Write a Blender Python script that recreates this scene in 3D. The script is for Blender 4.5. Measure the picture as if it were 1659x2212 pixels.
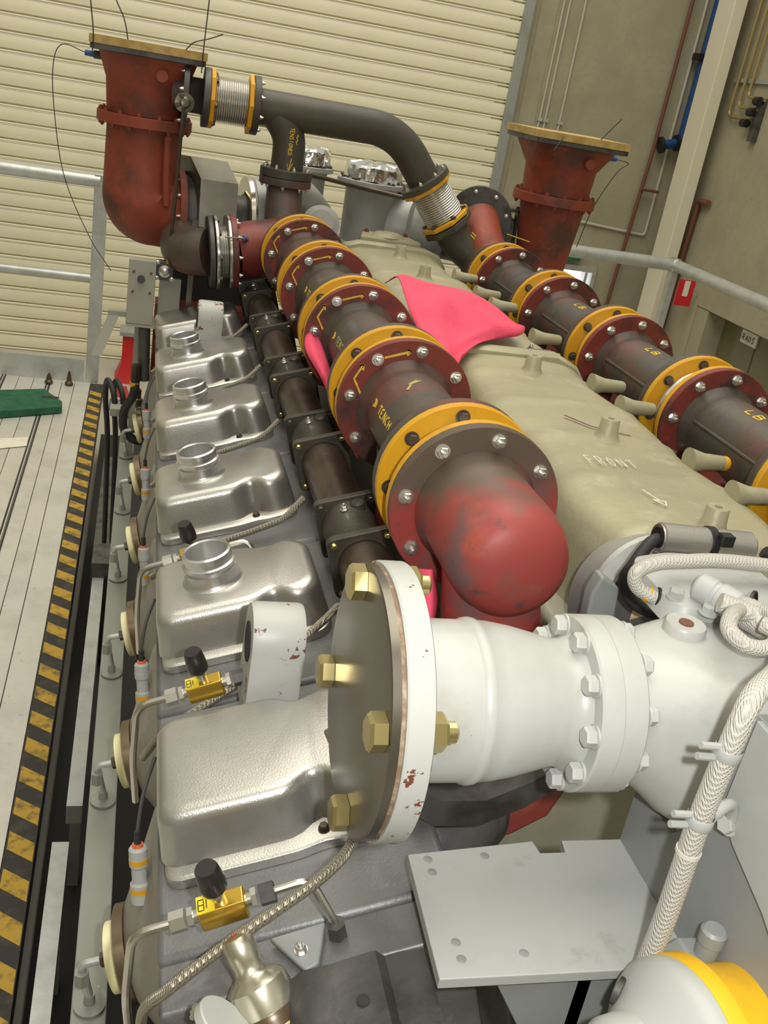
import bpy, bmesh, math, random
from mathutils import Vector, Matrix

random.seed(7)
for o in list(bpy.data.objects):
    bpy.data.objects.remove(o)
S = bpy.context.scene
COL = S.collection
R = math.radians
PI = math.pi

# ------------------------------------------------------------------ camera
cam_d = bpy.data.cameras.new('camera')
cam = bpy.data.objects.new('camera', cam_d)
COL.objects.link(cam)
XR = Vector((0.96537852, -0.20484039, 0.1615077))
YD = Vector((0.06259473, -0.41915079, -0.90575632))
FW = Vector((0.25323156, 0.88450723, -0.39181724))
m3 = Matrix((XR, -YD, -FW)).transposed()
cam.matrix_world = Matrix.Translation((0, 0, 2.0)) @ m3.to_4x4()
cam_d.sensor_fit = 'VERTICAL'
cam_d.sensor_height = 36.0
cam_d.lens = 36.0 * 2148.2 / 2212.0
cam_d.clip_start = 0.02
cam_d.clip_end = 100
S.camera = cam

# ------------------------------------------------------------------ light
world = bpy.data.worlds.new('world')
S.world = world
world.use_nodes = True
bg = world.node_tree.nodes['Background']
bg.inputs[0].default_value = (1.0, 0.93, 0.76, 1)
bg.inputs[1].default_value = 0.50

def area_light(name, loc, rot, sx, sy, power, col):
    l = bpy.data.lights.new(name, 'AREA')
    l.shape = 'RECTANGLE'
    l.size, l.size_y = sx, sy
    l.energy = power
    l.color = col
    o = bpy.data.objects.new(name, l)
    o.location = loc
    o.rotation_euler = rot
    COL.objects.link(o)
    return o
# roof skylights of the workshop, high above the engine
area_light('roof_skylight', (0.2, 2.6, 6.5), (0, 0, 0), 4.0, 6.0, 240, (1.0, 0.95, 0.82))
area_light('roof_skylight_front', (-0.5, -2.5, 6.0), (R(-28), 0, 0), 5.0, 3.0, 60, (1.0, 0.95, 0.84))
# the camera's own flash, right beside the lens
fl = bpy.data.lights.new('camera_flash', 'SPOT')
fl.energy = 19
fl.color = (1.0, 0.99, 0.97)
fl.spot_size = R(100)
fl.spot_blend = 0.6
fl.shadow_soft_size = 0.012
flo = bpy.data.objects.new('camera_flash', fl)
flo.matrix_world = Matrix.Translation(Vector((0, 0, 2.0)) + XR * 0.065 - YD * 0.02) @ m3.to_4x4()
COL.objects.link(flo)

S.view_settings.view_transform = 'Standard'
S.view_settings.look = 'None'
S.view_settings.exposure = 0.12
S.view_settings.gamma = 1.0
S.view_settings.use_curve_mapping = False

# ------------------------------------------------------------------ materials
MAT = {}
def mat(name, col, rough=0.5, metal=0.0, spots=(), bump=None, spec=0.5, emit=0):
    """spots: list of (scale, colour, low, high) noise layers; bump: (scale, strength)"""
    m = bpy.data.materials.new(name)
    m.use_nodes = True
    nt = m.node_tree
    b = nt.nodes['Principled BSDF']
    b.inputs['Roughness'].default_value = rough
    b.inputs['Metallic'].default_value = metal
    b.inputs['Specular IOR Level'].default_value = spec
    tc = nt.nodes.new('ShaderNodeTexCoord')
    oi = nt.nodes.new('ShaderNodeObjectInfo')
    mul = nt.nodes.new('ShaderNodeMath'); mul.operation = 'MULTIPLY'; mul.inputs[1].default_value = 17.0
    nt.links.new(oi.outputs['Random'], mul.inputs[0])
    add = nt.nodes.new('ShaderNodeVectorMath'); add.operation = 'ADD'
    nt.links.new(tc.outputs['Object'], add.inputs[0])
    nt.links.new(mul.outputs[0], add.inputs[1])
    last = None
    for i, (sc, c2, lo, hi) in enumerate(spots):
        n = nt.nodes.new('ShaderNodeTexNoise')
        n.inputs['Scale'].default_value = sc
        n.inputs['Detail'].default_value = 6
        n.inputs['Roughness'].default_value = 0.62
        if isinstance(lo, tuple):
            mp = nt.nodes.new('ShaderNodeMapping'); mp.inputs['Scale'].default_value = hi
            nt.links.new(add.outputs[0], mp.inputs[0]); nt.links.new(mp.outputs[0], n.inputs['Vector'])
            lo, hi = lo
        else:
            nt.links.new(add.outputs[0], n.inputs['Vector'])
        mr = nt.nodes.new('ShaderNodeMapRange')
        mr.inputs['From Min'].default_value = lo
        mr.inputs['From Max'].default_value = hi
        nt.links.new(n.outputs['Fac'], mr.inputs['Value'])
        mx = nt.nodes.new('ShaderNodeMix'); mx.data_type = 'RGBA'
        nt.links.new(mr.outputs[0], mx.inputs['Factor'])
        if last is None:
            mx.inputs[6].default_value = (*col, 1)
        else:
            nt.links.new(last, mx.inputs[6])
        mx.inputs[7].default_value = (*c2, 1)
        last = mx.outputs[2]
    if last is None:
        b.inputs['Base Color'].default_value = (*col, 1)
    else:
        nt.links.new(last, b.inputs['Base Color'])
    if bump:
        n = nt.nodes.new('ShaderNodeTexNoise'); n.inputs['Scale'].default_value = bump[0]; n.inputs['Detail'].default_value = 4
        nt.links.new(add.outputs[0], n.inputs['Vector'])
        bp = nt.nodes.new('ShaderNodeBump'); bp.inputs['Strength'].default_value = bump[1]; bp.inputs['Distance'].default_value = 0.002
        nt.links.new(n.outputs['Fac'], bp.inputs['Height'])
        nt.links.new(bp.outputs[0], b.inputs['Normal'])
    if emit:
        b.inputs['Emission Color'].default_value = (*col, 1)
        b.inputs['Emission Strength'].default_value = emit
    MAT[name] = m
    return m

mat('concrete', (0.37, 0.345, 0.245), 0.9, 0, [(3, (0.30, 0.28, 0.195), .45, .7), (40, (0.33, 0.30, 0.21), .5, .75)], (60, .4))
mat('floor_concrete', (0.50, 0.48, 0.42), 0.6, 0, [(2, (0.42, 0.40, 0.34), .4, .7), (15, (0.36, 0.34, 0.29), .6, .75)])
mat('shutter_cream', (0.86, 0.82, 0.62), 0.42, 0, [(4, (0.82, 0.78, 0.58), .4, .7)])
mat('galvanised', (0.56, 0.58, 0.57), 0.42, 0.55, [(14, (0.46, 0.48, 0.47), .45, .65)])
mat('jamb_steel', (0.36, 0.38, 0.36), 0.5, 0.3, [(6, (0.28, 0.29, 0.27), .5, .7)])
mat('aluminium_deck', (0.66, 0.65, 0.60), 0.45, 0.35, [(6, (0.55, 0.54, 0.49), .45, .7), (60, (0.45, 0.44, 0.40), .6, .75)])
mat('cream_steel', (0.72, 0.68, 0.54), 0.5)
mat('blue_paint', (0.01, 0.06, 0.20), 0.4)
mat('rust_pipe', (0.16, 0.06, 0.035), 0.6)
mat('conduit_grey', (0.50, 0.48, 0.40), 0.5)
mat('copper', (0.46, 0.36, 0.18), 0.35, 0.8)
mat('door_dark', (0.16, 0.14, 0.07), 0.5)
mat('daylight', (0.95, 0.98, 1.0), 0.5, emit=1.6)
mat('green_sign', (0.01, 0.12, 0.07), 0.5)
mat('sign_red', (0.62, 0.02, 0.03), 0.45)
mat('sign_white', (0.80, 0.78, 0.72), 0.5)
mat('paper', (0.80, 0.76, 0.66), 0.8, 0, [(20, (0.7, 0.64, 0.52), .5, .7)])
mat('green_mat', (0.025, 0.13, 0.065), 0.9, 0, [(25, (0.015, 0.085, 0.045), .4, .65)], (80, .6))
mat('black', (0.012, 0.012, 0.012), 0.45)
mat('black_rubber', (0.02, 0.02, 0.02), 0.6)
mat('hazard_black', (0.03, 0.028, 0.024), 0.7, 0, [(30, (0.07, 0.06, 0.045), .5, .7)])
mat('hazard_yellow', (0.48, 0.30, 0.03), 0.6, 0, [(35, (0.15, 0.10, 0.03), .48, .66)])
mat('red_jack', (0.55, 0.02, 0.02), 0.4)
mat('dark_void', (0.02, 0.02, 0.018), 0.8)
mat('dark_steel', (0.10, 0.10, 0.095), 0.5, 0.4, [(20, (0.05, 0.045, 0.04), .45, .65)])

mat('cast_alu', (0.50, 0.488, 0.455), 0.30, 0.80, [(9, (0.42, 0.41, 0.38), .45, .7), (14, (0.44, 0.39, 0.29), .6, .8)], (700, .12))
mat('machined_alu', (0.70, 0.70, 0.69), 0.24, 0.85)
mat('head_grey', (0.165, 0.167, 0.168), 0.42, 0.25, [(9, (0.10, 0.10, 0.10), .45, .68), (25, (0.24, 0.24, 0.235), .58, .75)], (400, .15))
mat('head_side', (0.34, 0.32, 0.28), 0.5, 0.1, [(10, (0.26, 0.25, 0.22), .45, .7)], (120, .2))
mat('engine_dark', (0.075, 0.073, 0.07), 0.45, 0.2, [(12, (0.03, 0.03, 0.03), .45, .65)], (100, .3))
mat('rail_grey', (0.26, 0.275, 0.24), 0.5, 0, [(7, (0.22, 0.235, 0.20), .4, .7), (90, (0.55, 0.52, 0.42), .70, .74)])
mat('paint_grey', (0.40, 0.415, 0.395), 0.42, 0, [(10, (0.34, 0.355, 0.335), .45, .7), (13, (0.22, 0.19, 0.15), .62, .78)])
mat('paint_grey_dark', (0.27, 0.285, 0.28), 0.42, 0, [(10, (0.22, 0.235, 0.23), .45, .7)])
mat('paint_white', (0.47, 0.485, 0.46), 0.36, 0, [(8, (0.41, 0.42, 0.395), .45, .66), (9, (0.33, 0.31, 0.255), .56, .76), (70, (0.13, 0.07, 0.05), .735, .75)])
mat('chipped_white', (0.46, 0.475, 0.445), 0.4, 0, [(8, (0.45, 0.46, 0.43), .45, .7), (60, (0.15, 0.05, 0.03), .615, .625)])
mat('plenum', (0.39, 0.365, 0.235), 0.48, 0.12, [(5, (0.32, 0.30, 0.195), .42, .68), (18, (0.46, 0.44, 0.33), .55, .75), (11, (0.26, 0.17, 0.07), .70, .82)], (130, .25))
mat('plenum_front', (0.44, 0.43, 0.33), 0.45, 0.1, [(9, (0.50, 0.27, 0.05), .56, .72), (7, (0.36, 0.35, 0.27), .45, .65)], (130, .25))
mat('manifold_red', (0.20, 0.035, 0.025), 0.5, 0.05, [(13, (0.055, 0.03, 0.026), .46, .60), (22, (0.34, 0.065, 0.03), .60, .74)])
mat('cap_red', (0.31, 0.050, 0.042), 0.5, 0.05, [(11, (0.17, 0.085, 0.085), .48, .60), (16, (0.40, 0.085, 0.055), .56, .70), (30, (0.10, 0.06, 0.05), .62, .72)])
mat('manifold_dark', (0.085, 0.072, 0.055), 0.46, 0.15, [(8, (0.15, 0.055, 0.045), .50, .66), (13, (0.075, 0.080, 0.095), .56, .72), (25, (0.055, 0.050, 0.045), .5, .7)], (160, .15))
mat('pipe_dark', (0.060, 0.056, 0.042), 0.5, 0.1, [(8, (0.085, 0.075, 0.052), .45, .7)], (120, .2))
mat('turbo_red', (0.27, 0.050, 0.025), 0.6, 0, [(9, (0.10, 0.040, 0.026), .46, .64), (30, (0.33, 0.07, 0.03), .58, .72)], (140, .2))
mat('yellow_paint', (0.66, 0.34, 0.012), 0.4, 0, [(20, (0.48, 0.25, 0.02), .56, .74), (60, (0.20, 0.11, 0.03), .70, .74)])
mat('pump_yellow', (0.78, 0.45, 0.015), 0.4, 0, [(20, (0.62, 0.36, 0.02), .5, .75)])
mat('crayon_yellow', (0.70, 0.46, 0.05), 0.7)
mat('crayon_pale', (0.40, 0.34, 0.13), 0.7)
mat('chalk', (0.75, 0.74, 0.66), 0.8)
mat('red_mark', (0.65, 0.05, 0.06), 0.6)
mat('bellows_steel', (0.72, 0.71, 0.68), 0.25, 0.9)
mat('zinc', (0.72, 0.71, 0.66), 0.22, 0.9)
mat('zinc_gold', (0.56, 0.47, 0.22), 0.22, 0.9)
mat('bolt_dark', (0.12, 0.10, 0.08), 0.35, 0.7)
mat('bronze_dark', (0.115, 0.088, 0.062), 0.34, 0.65, [(12, (0.06, 0.048, 0.036), .45, .65)], (150, .15))
mat('bronze_casting', (0.085, 0.078, 0.058), 0.45, 0.4, [(14, (0.045, 0.042, 0.034), .45, .65)], (150, .3))
mat('ring_bronze', (0.20, 0.15, 0.10), 0.28, 0.8)
mat('cream_plastic', (0.85, 0.80, 0.48), 0.4)
mat('steel_plate', (0.20, 0.185, 0.155), 0.30, 0.85, [(5, (0.17, 0.155, 0.125), .4, .7)], None)
mat('gasket', (0.20, 0.13, 0.08), 0.7, 0, [(60, (0.45, 0.36, 0.26), .5, .7)])
mat('stainless', (0.62, 0.60, 0.55), 0.22, 0.95)
mat('brass', (0.70, 0.46, 0.08), 0.25, 0.9)
mat('tape_yellow', (0.80, 0.62, 0.02), 0.5)
mat('black_cap', (0.02, 0.017, 0.016), 0.28)
mat('brown_oily', (0.085, 0.055, 0.03), 0.3, 0.3)
mat('plug_steel', (0.55, 0.53, 0.42), 0.25, 0.85)
mat('plywood', (0.50, 0.35, 0.12), 0.6, 0, [(40, (0.40, 0.26, 0.08), .45, .6)])
mat('foil', (0.85, 0.86, 0.87), 0.16, 1.0, (), (50, 1.0))
mat('shield_steel', (0.17, 0.16, 0.12), 0.36, 0.6, [(8, (0.11, 0.10, 0.075), .4, .7)])
mat('grey_casting', (0.40, 0.405, 0.38), 0.45, 0.25, [(10, (0.31, 0.315, 0.30), .45, .7)])
mat('pink_cloth', (0.82, 0.085, 0.16), 0.85, 0, [(16, (0.72, 0.06, 0.13), .45, .7)])
mat('orange_plastic', (0.70, 0.16, 0.06), 0.4)
mat('sensor_grey', (0.42, 0.43, 0.42), 0.45)
mat('white_sleeve', (0.60, 0.585, 0.51), 0.75)
mat('blue_fitting', (0.03, 0.10, 0.30), 0.35)
mat('wire', (0.05, 0.045, 0.04), 0.5)
mat('bracket_grey', (0.36, 0.36, 0.30), 0.5, 0, [(30, (0.20, 0.08, 0.05), .72, .76)])

def braided(name, col, metal, rough, sc):
    m = mat(name, col, rough, metal)
    nt = m.node_tree
    b = nt.nodes['Principled BSDF']
    tc = nt.nodes.new('ShaderNodeTexCoord')
    hs = []
    for ang in (40, -40):
        mp = nt.nodes.new('ShaderNodeMapping'); mp.inputs['Rotation'].default_value = (0, R(ang), R(ang))
        w = nt.nodes.new('ShaderNodeTexWave'); w.inputs['Scale'].default_value = sc; w.inputs['Distortion'].default_value = 0.4
        nt.links.new(tc.outputs['Object'], mp.inputs[0]); nt.links.new(mp.outputs[0], w.inputs[0]); hs.append(w)
    mx = nt.nodes.new('ShaderNodeMath'); mx.operation = 'MAXIMUM'
    nt.links.new(hs[0].outputs['Fac'], mx.inputs[0]); nt.links.new(hs[1].outputs['Fac'], mx.inputs[1])
    bp = nt.nodes.new('ShaderNodeBump'); bp.inputs['Strength'].default_value = 0.9; bp.inputs['Distance'].default_value = 0.0009
    nt.links.new(mx.outputs[0], bp.inputs['Height']); nt.links.new(bp.outputs[0], b.inputs['Normal'])
    return m
def stain(name, dark, o, n, lo, hi):
    nt = MAT[name].node_tree; b = nt.nodes['Principled BSDF']
    tc = nt.nodes.new('ShaderNodeTexCoord')
    d = nt.nodes.new('ShaderNodeVectorMath'); d.operation = 'SUBTRACT'; d.inputs[1].default_value = o
    dt = nt.nodes.new('ShaderNodeVectorMath'); dt.operation = 'DOT_PRODUCT'; dt.inputs[1].default_value = n
    nz = nt.nodes.new('ShaderNodeTexNoise'); nz.inputs['Scale'].default_value = 26; nz.inputs['Detail'].default_value = 5
    ad = nt.nodes.new('ShaderNodeMath'); ad.operation = 'MULTIPLY_ADD'; ad.inputs[1].default_value = .09
    mr = nt.nodes.new('ShaderNodeMapRange'); mr.inputs['From Min'].default_value = lo; mr.inputs['From Max'].default_value = hi
    mx = nt.nodes.new('ShaderNodeMix'); mx.data_type = 'RGBA'
    nt.links.new(tc.outputs['Object'], d.inputs[0]); nt.links.new(d.outputs[0], dt.inputs[0])
    nt.links.new(tc.outputs['Object'], nz.inputs['Vector'])
    nt.links.new(nz.outputs['Fac'], ad.inputs[0]); nt.links.new(dt.outputs['Value'], ad.inputs[2]); nt.links.new(ad.outputs[0], mr.inputs['Value'])
    src = b.inputs['Base Color'].links[0].from_socket
    nt.links.new(mr.outputs[0], mx.inputs['Factor']); nt.links.new(src, mx.inputs[6]); mx.inputs[7].default_value = (*dark, 1)
    nt.links.new(mx.outputs[2], b.inputs['Base Color'])
stain('cap_red', (0.105, 0.078, 0.055), (.3255, .745, 1.643), (-.25, .42, .85), .078, .112)
stain('plenum', (0.42, 0.24, 0.06), (.43, .765, 1.63), (-.9, -.55, -.35), .020, .050)
braided('braid_steel', (0.42, 0.39, 0.31), 0.8, 0.35, 190)
braided('braid_white', (0.52, 0.505, 0.45), 0.0, 0.7, 180)

# ------------------------------------------------------------------ mesh helpers
I4 = Matrix.Identity(4)
def frame(o, x, y, z):
    m = Matrix((Vector(x).normalized(), Vector(y).normalized(), Vector(z).normalized())).transposed().to_4x4()
    m.translation = Vector(o)
    return m
def axis_frame(p, d):
    d = Vector(d).normalized()
    a = Vector((0, 0, 1)) if abs(d.z) < .9 else Vector((1, 0, 0))
    x = a.cross(d).normalized()
    return frame(p, x, d.cross(x), d)

class MB:
    def __init__(self, M=None):
        self.v = []; self.f = []; self.M = M or I4
    def add(self, vs, fs, M=None):
        M = self.M @ (M or I4)
        n = len(self.v)
        self.v += [tuple(M @ Vector(p)) for p in vs]
        self.f += [tuple(i + n for i in f) for f in fs]
        return self
    def box(self, x0, x1, y0, y1, z0, z1, M=None):
        vs = [(x, y, z) for z in (z0, z1) for y in (y0, y1) for x in (x0, x1)]
        return self.add(vs, [(0, 2, 3, 1), (4, 5, 7, 6), (0, 1, 5, 4), (2, 6, 7, 3), (0, 4, 6, 2), (1, 3, 7, 5)], M)
    def loft(self, rings, cap0=True, cap1=True, closed=False, M=None):
        n = len(rings[0]); vs = [p for r in rings for p in r]; fs = []
        k = len(rings)
        for i in range(k if closed else k - 1):
            a = i * n; b = ((i + 1) % k) * n
            for j in range(n):
                fs.append((a + j, a + (j + 1) % n, b + (j + 1) % n, b + j))
        if not closed:
            if cap0: fs.append(tuple(range(n - 1, -1, -1)))
            if cap1: fs.append(tuple(range((k - 1) * n, k * n)))
        return self.add(vs, fs, M)
    def lathe(self, prof, seg=32, M=None, cap0=True, cap1=True, closed=False):
        """prof: (r, z) pairs, turned about local z"""
        rings = [[(r * math.cos(2 * PI * j / seg), r * math.sin(2 * PI * j / seg), z) for j in range(seg)] for r, z in prof]
        return self.loft(rings, cap0, cap1, closed, M)
    def cyl(self, p0, p1, r0, r1=None, seg=20):
        p0, p1 = Vector(p0), Vector(p1)
        r1 = r0 if r1 is None else r1
        return self.lathe([(r0, 0), (r1, (p1 - p0).length)], seg, axis_frame(p0, p1 - p0))
    def prism(self, poly, z0, z1, M=None):
        return self.loft([[(x, y, z0) for x, y in poly], [(x, y, z1) for x, y in poly]], True, True, False, M)
    def tube(self, pts, r, seg=12, caps=True):
        pts = [Vector(p) for p in pts]
        n = len(pts)
        rad = r if isinstance(r, (list, tuple)) else [r] * n
        t0 = (pts[1] - pts[0]).normalized()
        a = Vector((0, 0, 1)) if abs(t0.z) < .9 else Vector((1, 0, 0))
        x = a.cross(t0).normalized()
        rings = []
        for i in range(n):
            t = ((pts[i] - pts[i - 1]).normalized() if i else t0)
            if i < n - 1: t = (t + (pts[i + 1] - pts[i]).normalized())
            t.normalize()
            x = (x - t * x.dot(t)).normalized()
            y = t.cross(x)
            rings.append([pts[i] + x * rad[i] * math.cos(2 * PI * j / seg) + y * rad[i] * math.sin(2 * PI * j / seg) for j in range(seg)])
        return self.loft(rings, caps, caps)
    def mesh(self, name, smooth=35):
        me = bpy.data.meshes.new(name)
        me.from_pydata(self.v, [], self.f)
        bm = bmesh.new(); bm.from_mesh(me)
        bmesh.ops.recalc_face_normals(bm, faces=bm.faces)
        bm.to_mesh(me); bm.free()
        if smooth:
            for p in me.polygons: p.use_smooth = True
            me.set_sharp_from_angle(angle=R(smooth))
        return me
    def build(self, name, m, parent=None, smooth=35, bevel=0):
        o = bpy.data.objects.new(name, self.mesh(name, smooth))
        o.data.materials.append(MAT[m])
        COL.objects.link(o)
        if parent:
            o.parent = parent
            if parent.type == 'EMPTY': o.matrix_parent_inverse = Matrix.Translation(-Vector(parent.location))
        if bevel:
            b = o.modifiers.new('bevel', 'BEVEL'); b.width = bevel; b.segments = 2; b.limit_method = 'ANGLE'; b.angle_limit = R(40)
            b.harden_normals = True
        return o

def spline(pts, n=10):
    """Catmull-Rom through pts"""
    P = [Vector(p) for p in pts]
    P = [P[0] * 2 - P[1]] + P + [P[-1] * 2 - P[-2]]
    out = []
    for i in range(1, len(P) - 2):
        for k in range(n):
            t = k / n
            a, b, c, d = P[i - 1:i + 3]
            out.append(0.5 * ((2 * b) + (c - a) * t + (2 * a - 5 * b + 4 * c - d) * t * t + (3 * b - a - 3 * c + d) * t ** 3))
    out.append(P[-2])
    return out
def bendpath(pts, rad, n=6):
    """straight runs with rounded corners"""
    P = [Vector(p) for p in pts]
    out = [P[0]]
    for i in range(1, len(P) - 1):
        a = (P[i - 1] - P[i]).normalized(); b = (P[i + 1] - P[i]).normalized()
        r = min(rad, (P[i - 1] - P[i]).length * .49, (P[i + 1] - P[i]).length * .49)
        for k in range(n + 1):
            t = k / n
            out.append((P[i] + a * r) * (1 - t) ** 2 + P[i] * 2 * t * (1 - t) + (P[i] + b * r) * t * t)
    out.append(P[-1])
    return out

def empty(name, loc=(0, 0, 0)):
    o = bpy.data.objects.new(name, None)
    o.empty_display_size = .02
    COL.objects.link(o)
    o.location = loc
    return o
def tag(o, label, cat, group=None, kind=None):
    o['label'] = label; o['category'] = cat
    if group: o['group'] = group
    if kind: o['kind'] = kind
    return o
def struct(o, label=None):
    o['kind'] = 'structure'
    if label: o['label'] = label
    return o
def thing(name, label, cat, group=None, loc=(0, 0, 0)):
    return tag(empty(name, loc), label, cat, group)
WORLD = {}
def inst(src_mesh, name, M, parent):
    o = bpy.data.objects.new(name, src_mesh)
    COL.objects.link(o)
    o.matrix_world = M
    if parent:
        o.parent = parent
        if parent.type == 'EMPTY': o.matrix_parent_inverse = Matrix.Translation(-Vector(parent.location))
        elif parent.name in WORLD: o.matrix_parent_inverse = WORLD[parent.name].inverted()
    WORLD[o.name] = M.copy()
    return o
def hexpoly(r, rot=0):
    return [(r * math.cos(PI / 3 * k + rot), r * math.sin(PI / 3 * k + rot)) for k in range(6)]

# shared bolt meshes, local +z points away from the clamped face
def make_bolt(rw, rh, hh, stud=0, rs=0, mm='zinc', wash=.0016):
    mb = MB()
    mb.lathe([(rw, 0), (rw, wash)], 16)
    mb.loft([[(x, y, wash) for x, y in hexpoly(rh)], [(x, y, wash + hh * .8) for x, y in hexpoly(rh)], [(x * .86, y * .86, wash + hh) for x, y in hexpoly(rh)]])
    if stud: mb.lathe([(rs, wash + hh * .9), (rs, wash + hh + stud * .8), (rs * .7, wash + hh + stud)], 12)
    me = mb.mesh('bolt', 30); me.materials.append(MAT[mm]); return me
NUT = make_bolt(.0075, .0062, .005, .005, .0032, 'zinc')
DBOLT = make_bolt(.0075, .0060, .004, 0, 0, 'bolt_dark')
RBOLT = make_bolt(.0060, .0050, .004, .003, .003, 'turbo_red')
WBOLT = make_bolt(.0085, .0072, .007, 0, 0, 'paint_white')
GBOLT = make_bolt(.0001, .0125, .011, 0, 0, 'zinc_gold', .0002)
GNUT = make_bolt(.0001, .0125, .010, .008, .007, 'zinc_gold', .0002)
SBOLT = make_bolt(.0050, .0042, .004, 0, 0, 'bolt_dark')
BRBOLT = make_bolt(.0038, .0030, .003, 0, 0, 'zinc_gold')
ZBOLT = make_bolt(.0050, .0040, .004, .003, .002, 'zinc')
GREYB = make_bolt(.0075, .0060, .006, 0, 0, 'paint_grey')

# hand-drawn strokes (paint and chalk marks), laid on a surface given by fn(u, v) -> (point, normal)
GLY = {'T': [[(0, 1), (.8, 1)], [(.4, 1), (.4, 0)]], 'E': [[(.7, 1), (0, 1), (0, 0), (.7, 0)], [(0, .5), (.55, .5)]],
       'N': [[(0, 0), (0, 1), (.7, 0), (.7, 1)]], 'C': [[(.7, .9), (.35, 1), (0, .6), (0, .35), (.3, 0), (.7, .1)]],
       'H': [[(0, 0), (0, 1)], [(.7, 0), (.7, 1)], [(0, .5), (.7, .5)]], 'F': [[(.75, 1), (0, 1), (0, 0)], [(0, .5), (.5, .5)]],
       'R': [[(0, 0), (0, 1), (.5, 1), (.65, .75), (.5, .5), (0, .5)], [(.25, .5), (.7, 0)]],
       'O': [[(.35, 1), (0, .6), (.05, .15), (.35, 0), (.65, .3), (.65, .75), (.35, 1)]],
       'L': [[(0, 1), (0, 0), (.6, 0)]], 'B': [[(0, 0), (0, 1), (.5, .9), (.5, .6), (0, .5), (.6, .4), (.6, .1), (0, 0)]],
       'S': [[(.65, .9), (.3, 1), (0, .75), (.6, .3), (.35, 0), (0, .1)]], 'I': [[(.3, 0), (.3, 1)]],
       'D': [[(0, 0), (0, 1), (.5, .8), (.6, .4), (.4, .05), (0, 0)]], 'A': [[(0, 0), (.35, 1), (.7, 0)], [(.15, .4), (.55, .4)]],
       '1': [[(.35, 0), (.35, 1)]], '5': [[(.6, 1), (.1, 1), (.05, .55), (.5, .55), (.6, .25), (.3, 0), (0, .1)]],
       '6': [[(.6, 1), (.15, .6), (0, .25), (.3, 0), (.6, .25), (.35, .5), (.05, .35)]]}
def word(txt, x, y, h, gap=1.0):
    out = []
    for k, ch in enumerate(txt):
        for s in GLY.get(ch, []):
            out.append([(x + (k * gap + px) * h, y + py * h + random.uniform(-.04, .04) * h) for px, py in s])
    return out
def strokes(name, m, parent, lines, fn, width, lift=.0006):
    mb = MB()
    for ln in lines:
        pts = []
        for a, b in zip(ln, ln[1:]):
            n = max(2, int(math.dist(a, b) / (width * 1.5)))
            pts += [(a[0] + (b[0] - a[0]) * t / n, a[1] + (b[1] - a[1]) * t / n) for t in range(n)]
        pts.append(ln[-1])
        P = [fn(*p) for p in pts]
        vs = []; fs = []
        for i, (p, nn) in enumerate(P):
            a = P[max(i - 1, 0)][0]; b = P[min(i + 1, len(P) - 1)][0]
            t = (b - a).normalized(); s = nn.cross(t).normalized() * width * .5 * random.uniform(.8, 1.15)
            q = p + nn * lift
            vs += [q - s - nn * lift, q - s, q + s, q + s - nn * lift]
            if i:
                k = 4 * i
                fs += [(k - 3, k - 2, k + 2, k + 1), (k - 4, k - 3, k + 1, k), (k - 2, k - 1, k + 3, k + 2)]
        mb.add(vs, fs)
    return mb.build(name, m, parent, 0)

# ================================================================== SETTING
YB = 6.8          # back wall plane
XW = 3.62         # right wall plane
DECK = 0.38
struct(MB().box(-3.2, 4.6, -3.0, 7.2, -.1, 0).build('floor', 'floor_concrete'), 'pale worn concrete workshop floor')
# back wall right of the shutter, with an opening for the exit door
wb = MB()
wb.box(2.26, 2.90, YB, YB + .2, 0, 3.4)
wb.box(3.20, XW + .2, YB, YB + .2, 0, 3.4)
wb.box(2.90, 3.20, YB, YB + .2, 1.03, 3.4)
wbo = struct(wb.build('wall_back', 'concrete'), 'grey precast concrete wall beside the roller shutter')
MB().box(2.385, 2.50, YB - .006, YB - .001, 0, 3.4).build('panel_joint', 'concrete', wbo)
# right wall with doorway
wr = MB()
wr.box(XW, XW + .2, 6.03, YB, 0, 3.4)
wr.box(XW, XW + .2, -3.0, 4.9, 0, 3.4)
wr.box(XW, XW + .2, 4.9, 6.03, .985, 3.4)
struct(wr.build('wall_right', 'concrete'), 'grey precast concrete side wall with a doorway')
struct(MB().box(-3.4, -3.2, -3.2, 7.2, 0, 3.4).build('wall_left', 'concrete'), 'grey concrete wall left of the platform')
struct(MB().box(-3.2, XW + .2, -3.2, -3.0, 0, 3.4).build('wall_front', 'concrete'), 'grey concrete wall behind the viewer')
# roller shutter, one slat after another
dr = struct(empty('door_1', (-.3, YB, 0)), 'cream ribbed roller shutter door')
prof = [(-.016, .0230), (-.0185, .040), (-.0195, .058), (-.0185, .076), (-.016, .093), (-.001, .0955), (.006, .0955), (.006, .0),
        (-.001, .0), (-.012, .0015), (-.018, .004), (-.019, .008), (-.015, .0120), (.002, .0130), (.002, .0215)]
sl = MB()
sl.loft([[(x, YB + y, z) for y, z in prof] for x in (-2.6, 2.275)])
slm = sl.mesh('slat', 40); slm.materials.append(MAT['shutter_cream'])
for k in range(33):
    inst(slm, 'slat', Matrix.Translation((0, 0, .1 * k)), dr)
struct(MB().box(2.27, 2.33, YB - .06, YB + .02, 0, 3.4).build('trim_1', 'jamb_steel', None, 35, .004), 'grey steel shutter guide rail')
# exit door with daylight behind
ed = struct(empty('door_2', (3.05, YB, 0)), 'glazed exit door with daylight behind')
for a, b, c, d in ((2.90, 2.93, 0, 1.03), (3.17, 3.20, 0, 1.03), (2.93, 3.17, .99, 1.03), (2.93, 3.17, 0, .08), (3.115, 3.13, .08, .99)):
    MB().box(a, b, YB - .02, YB + .05, c, d).build('door_frame', 'galvanised', ed)
MB().box(2.93, 3.17, YB + .08, YB + .09, .08, .99).build('pane', 'daylight', ed)
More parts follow.
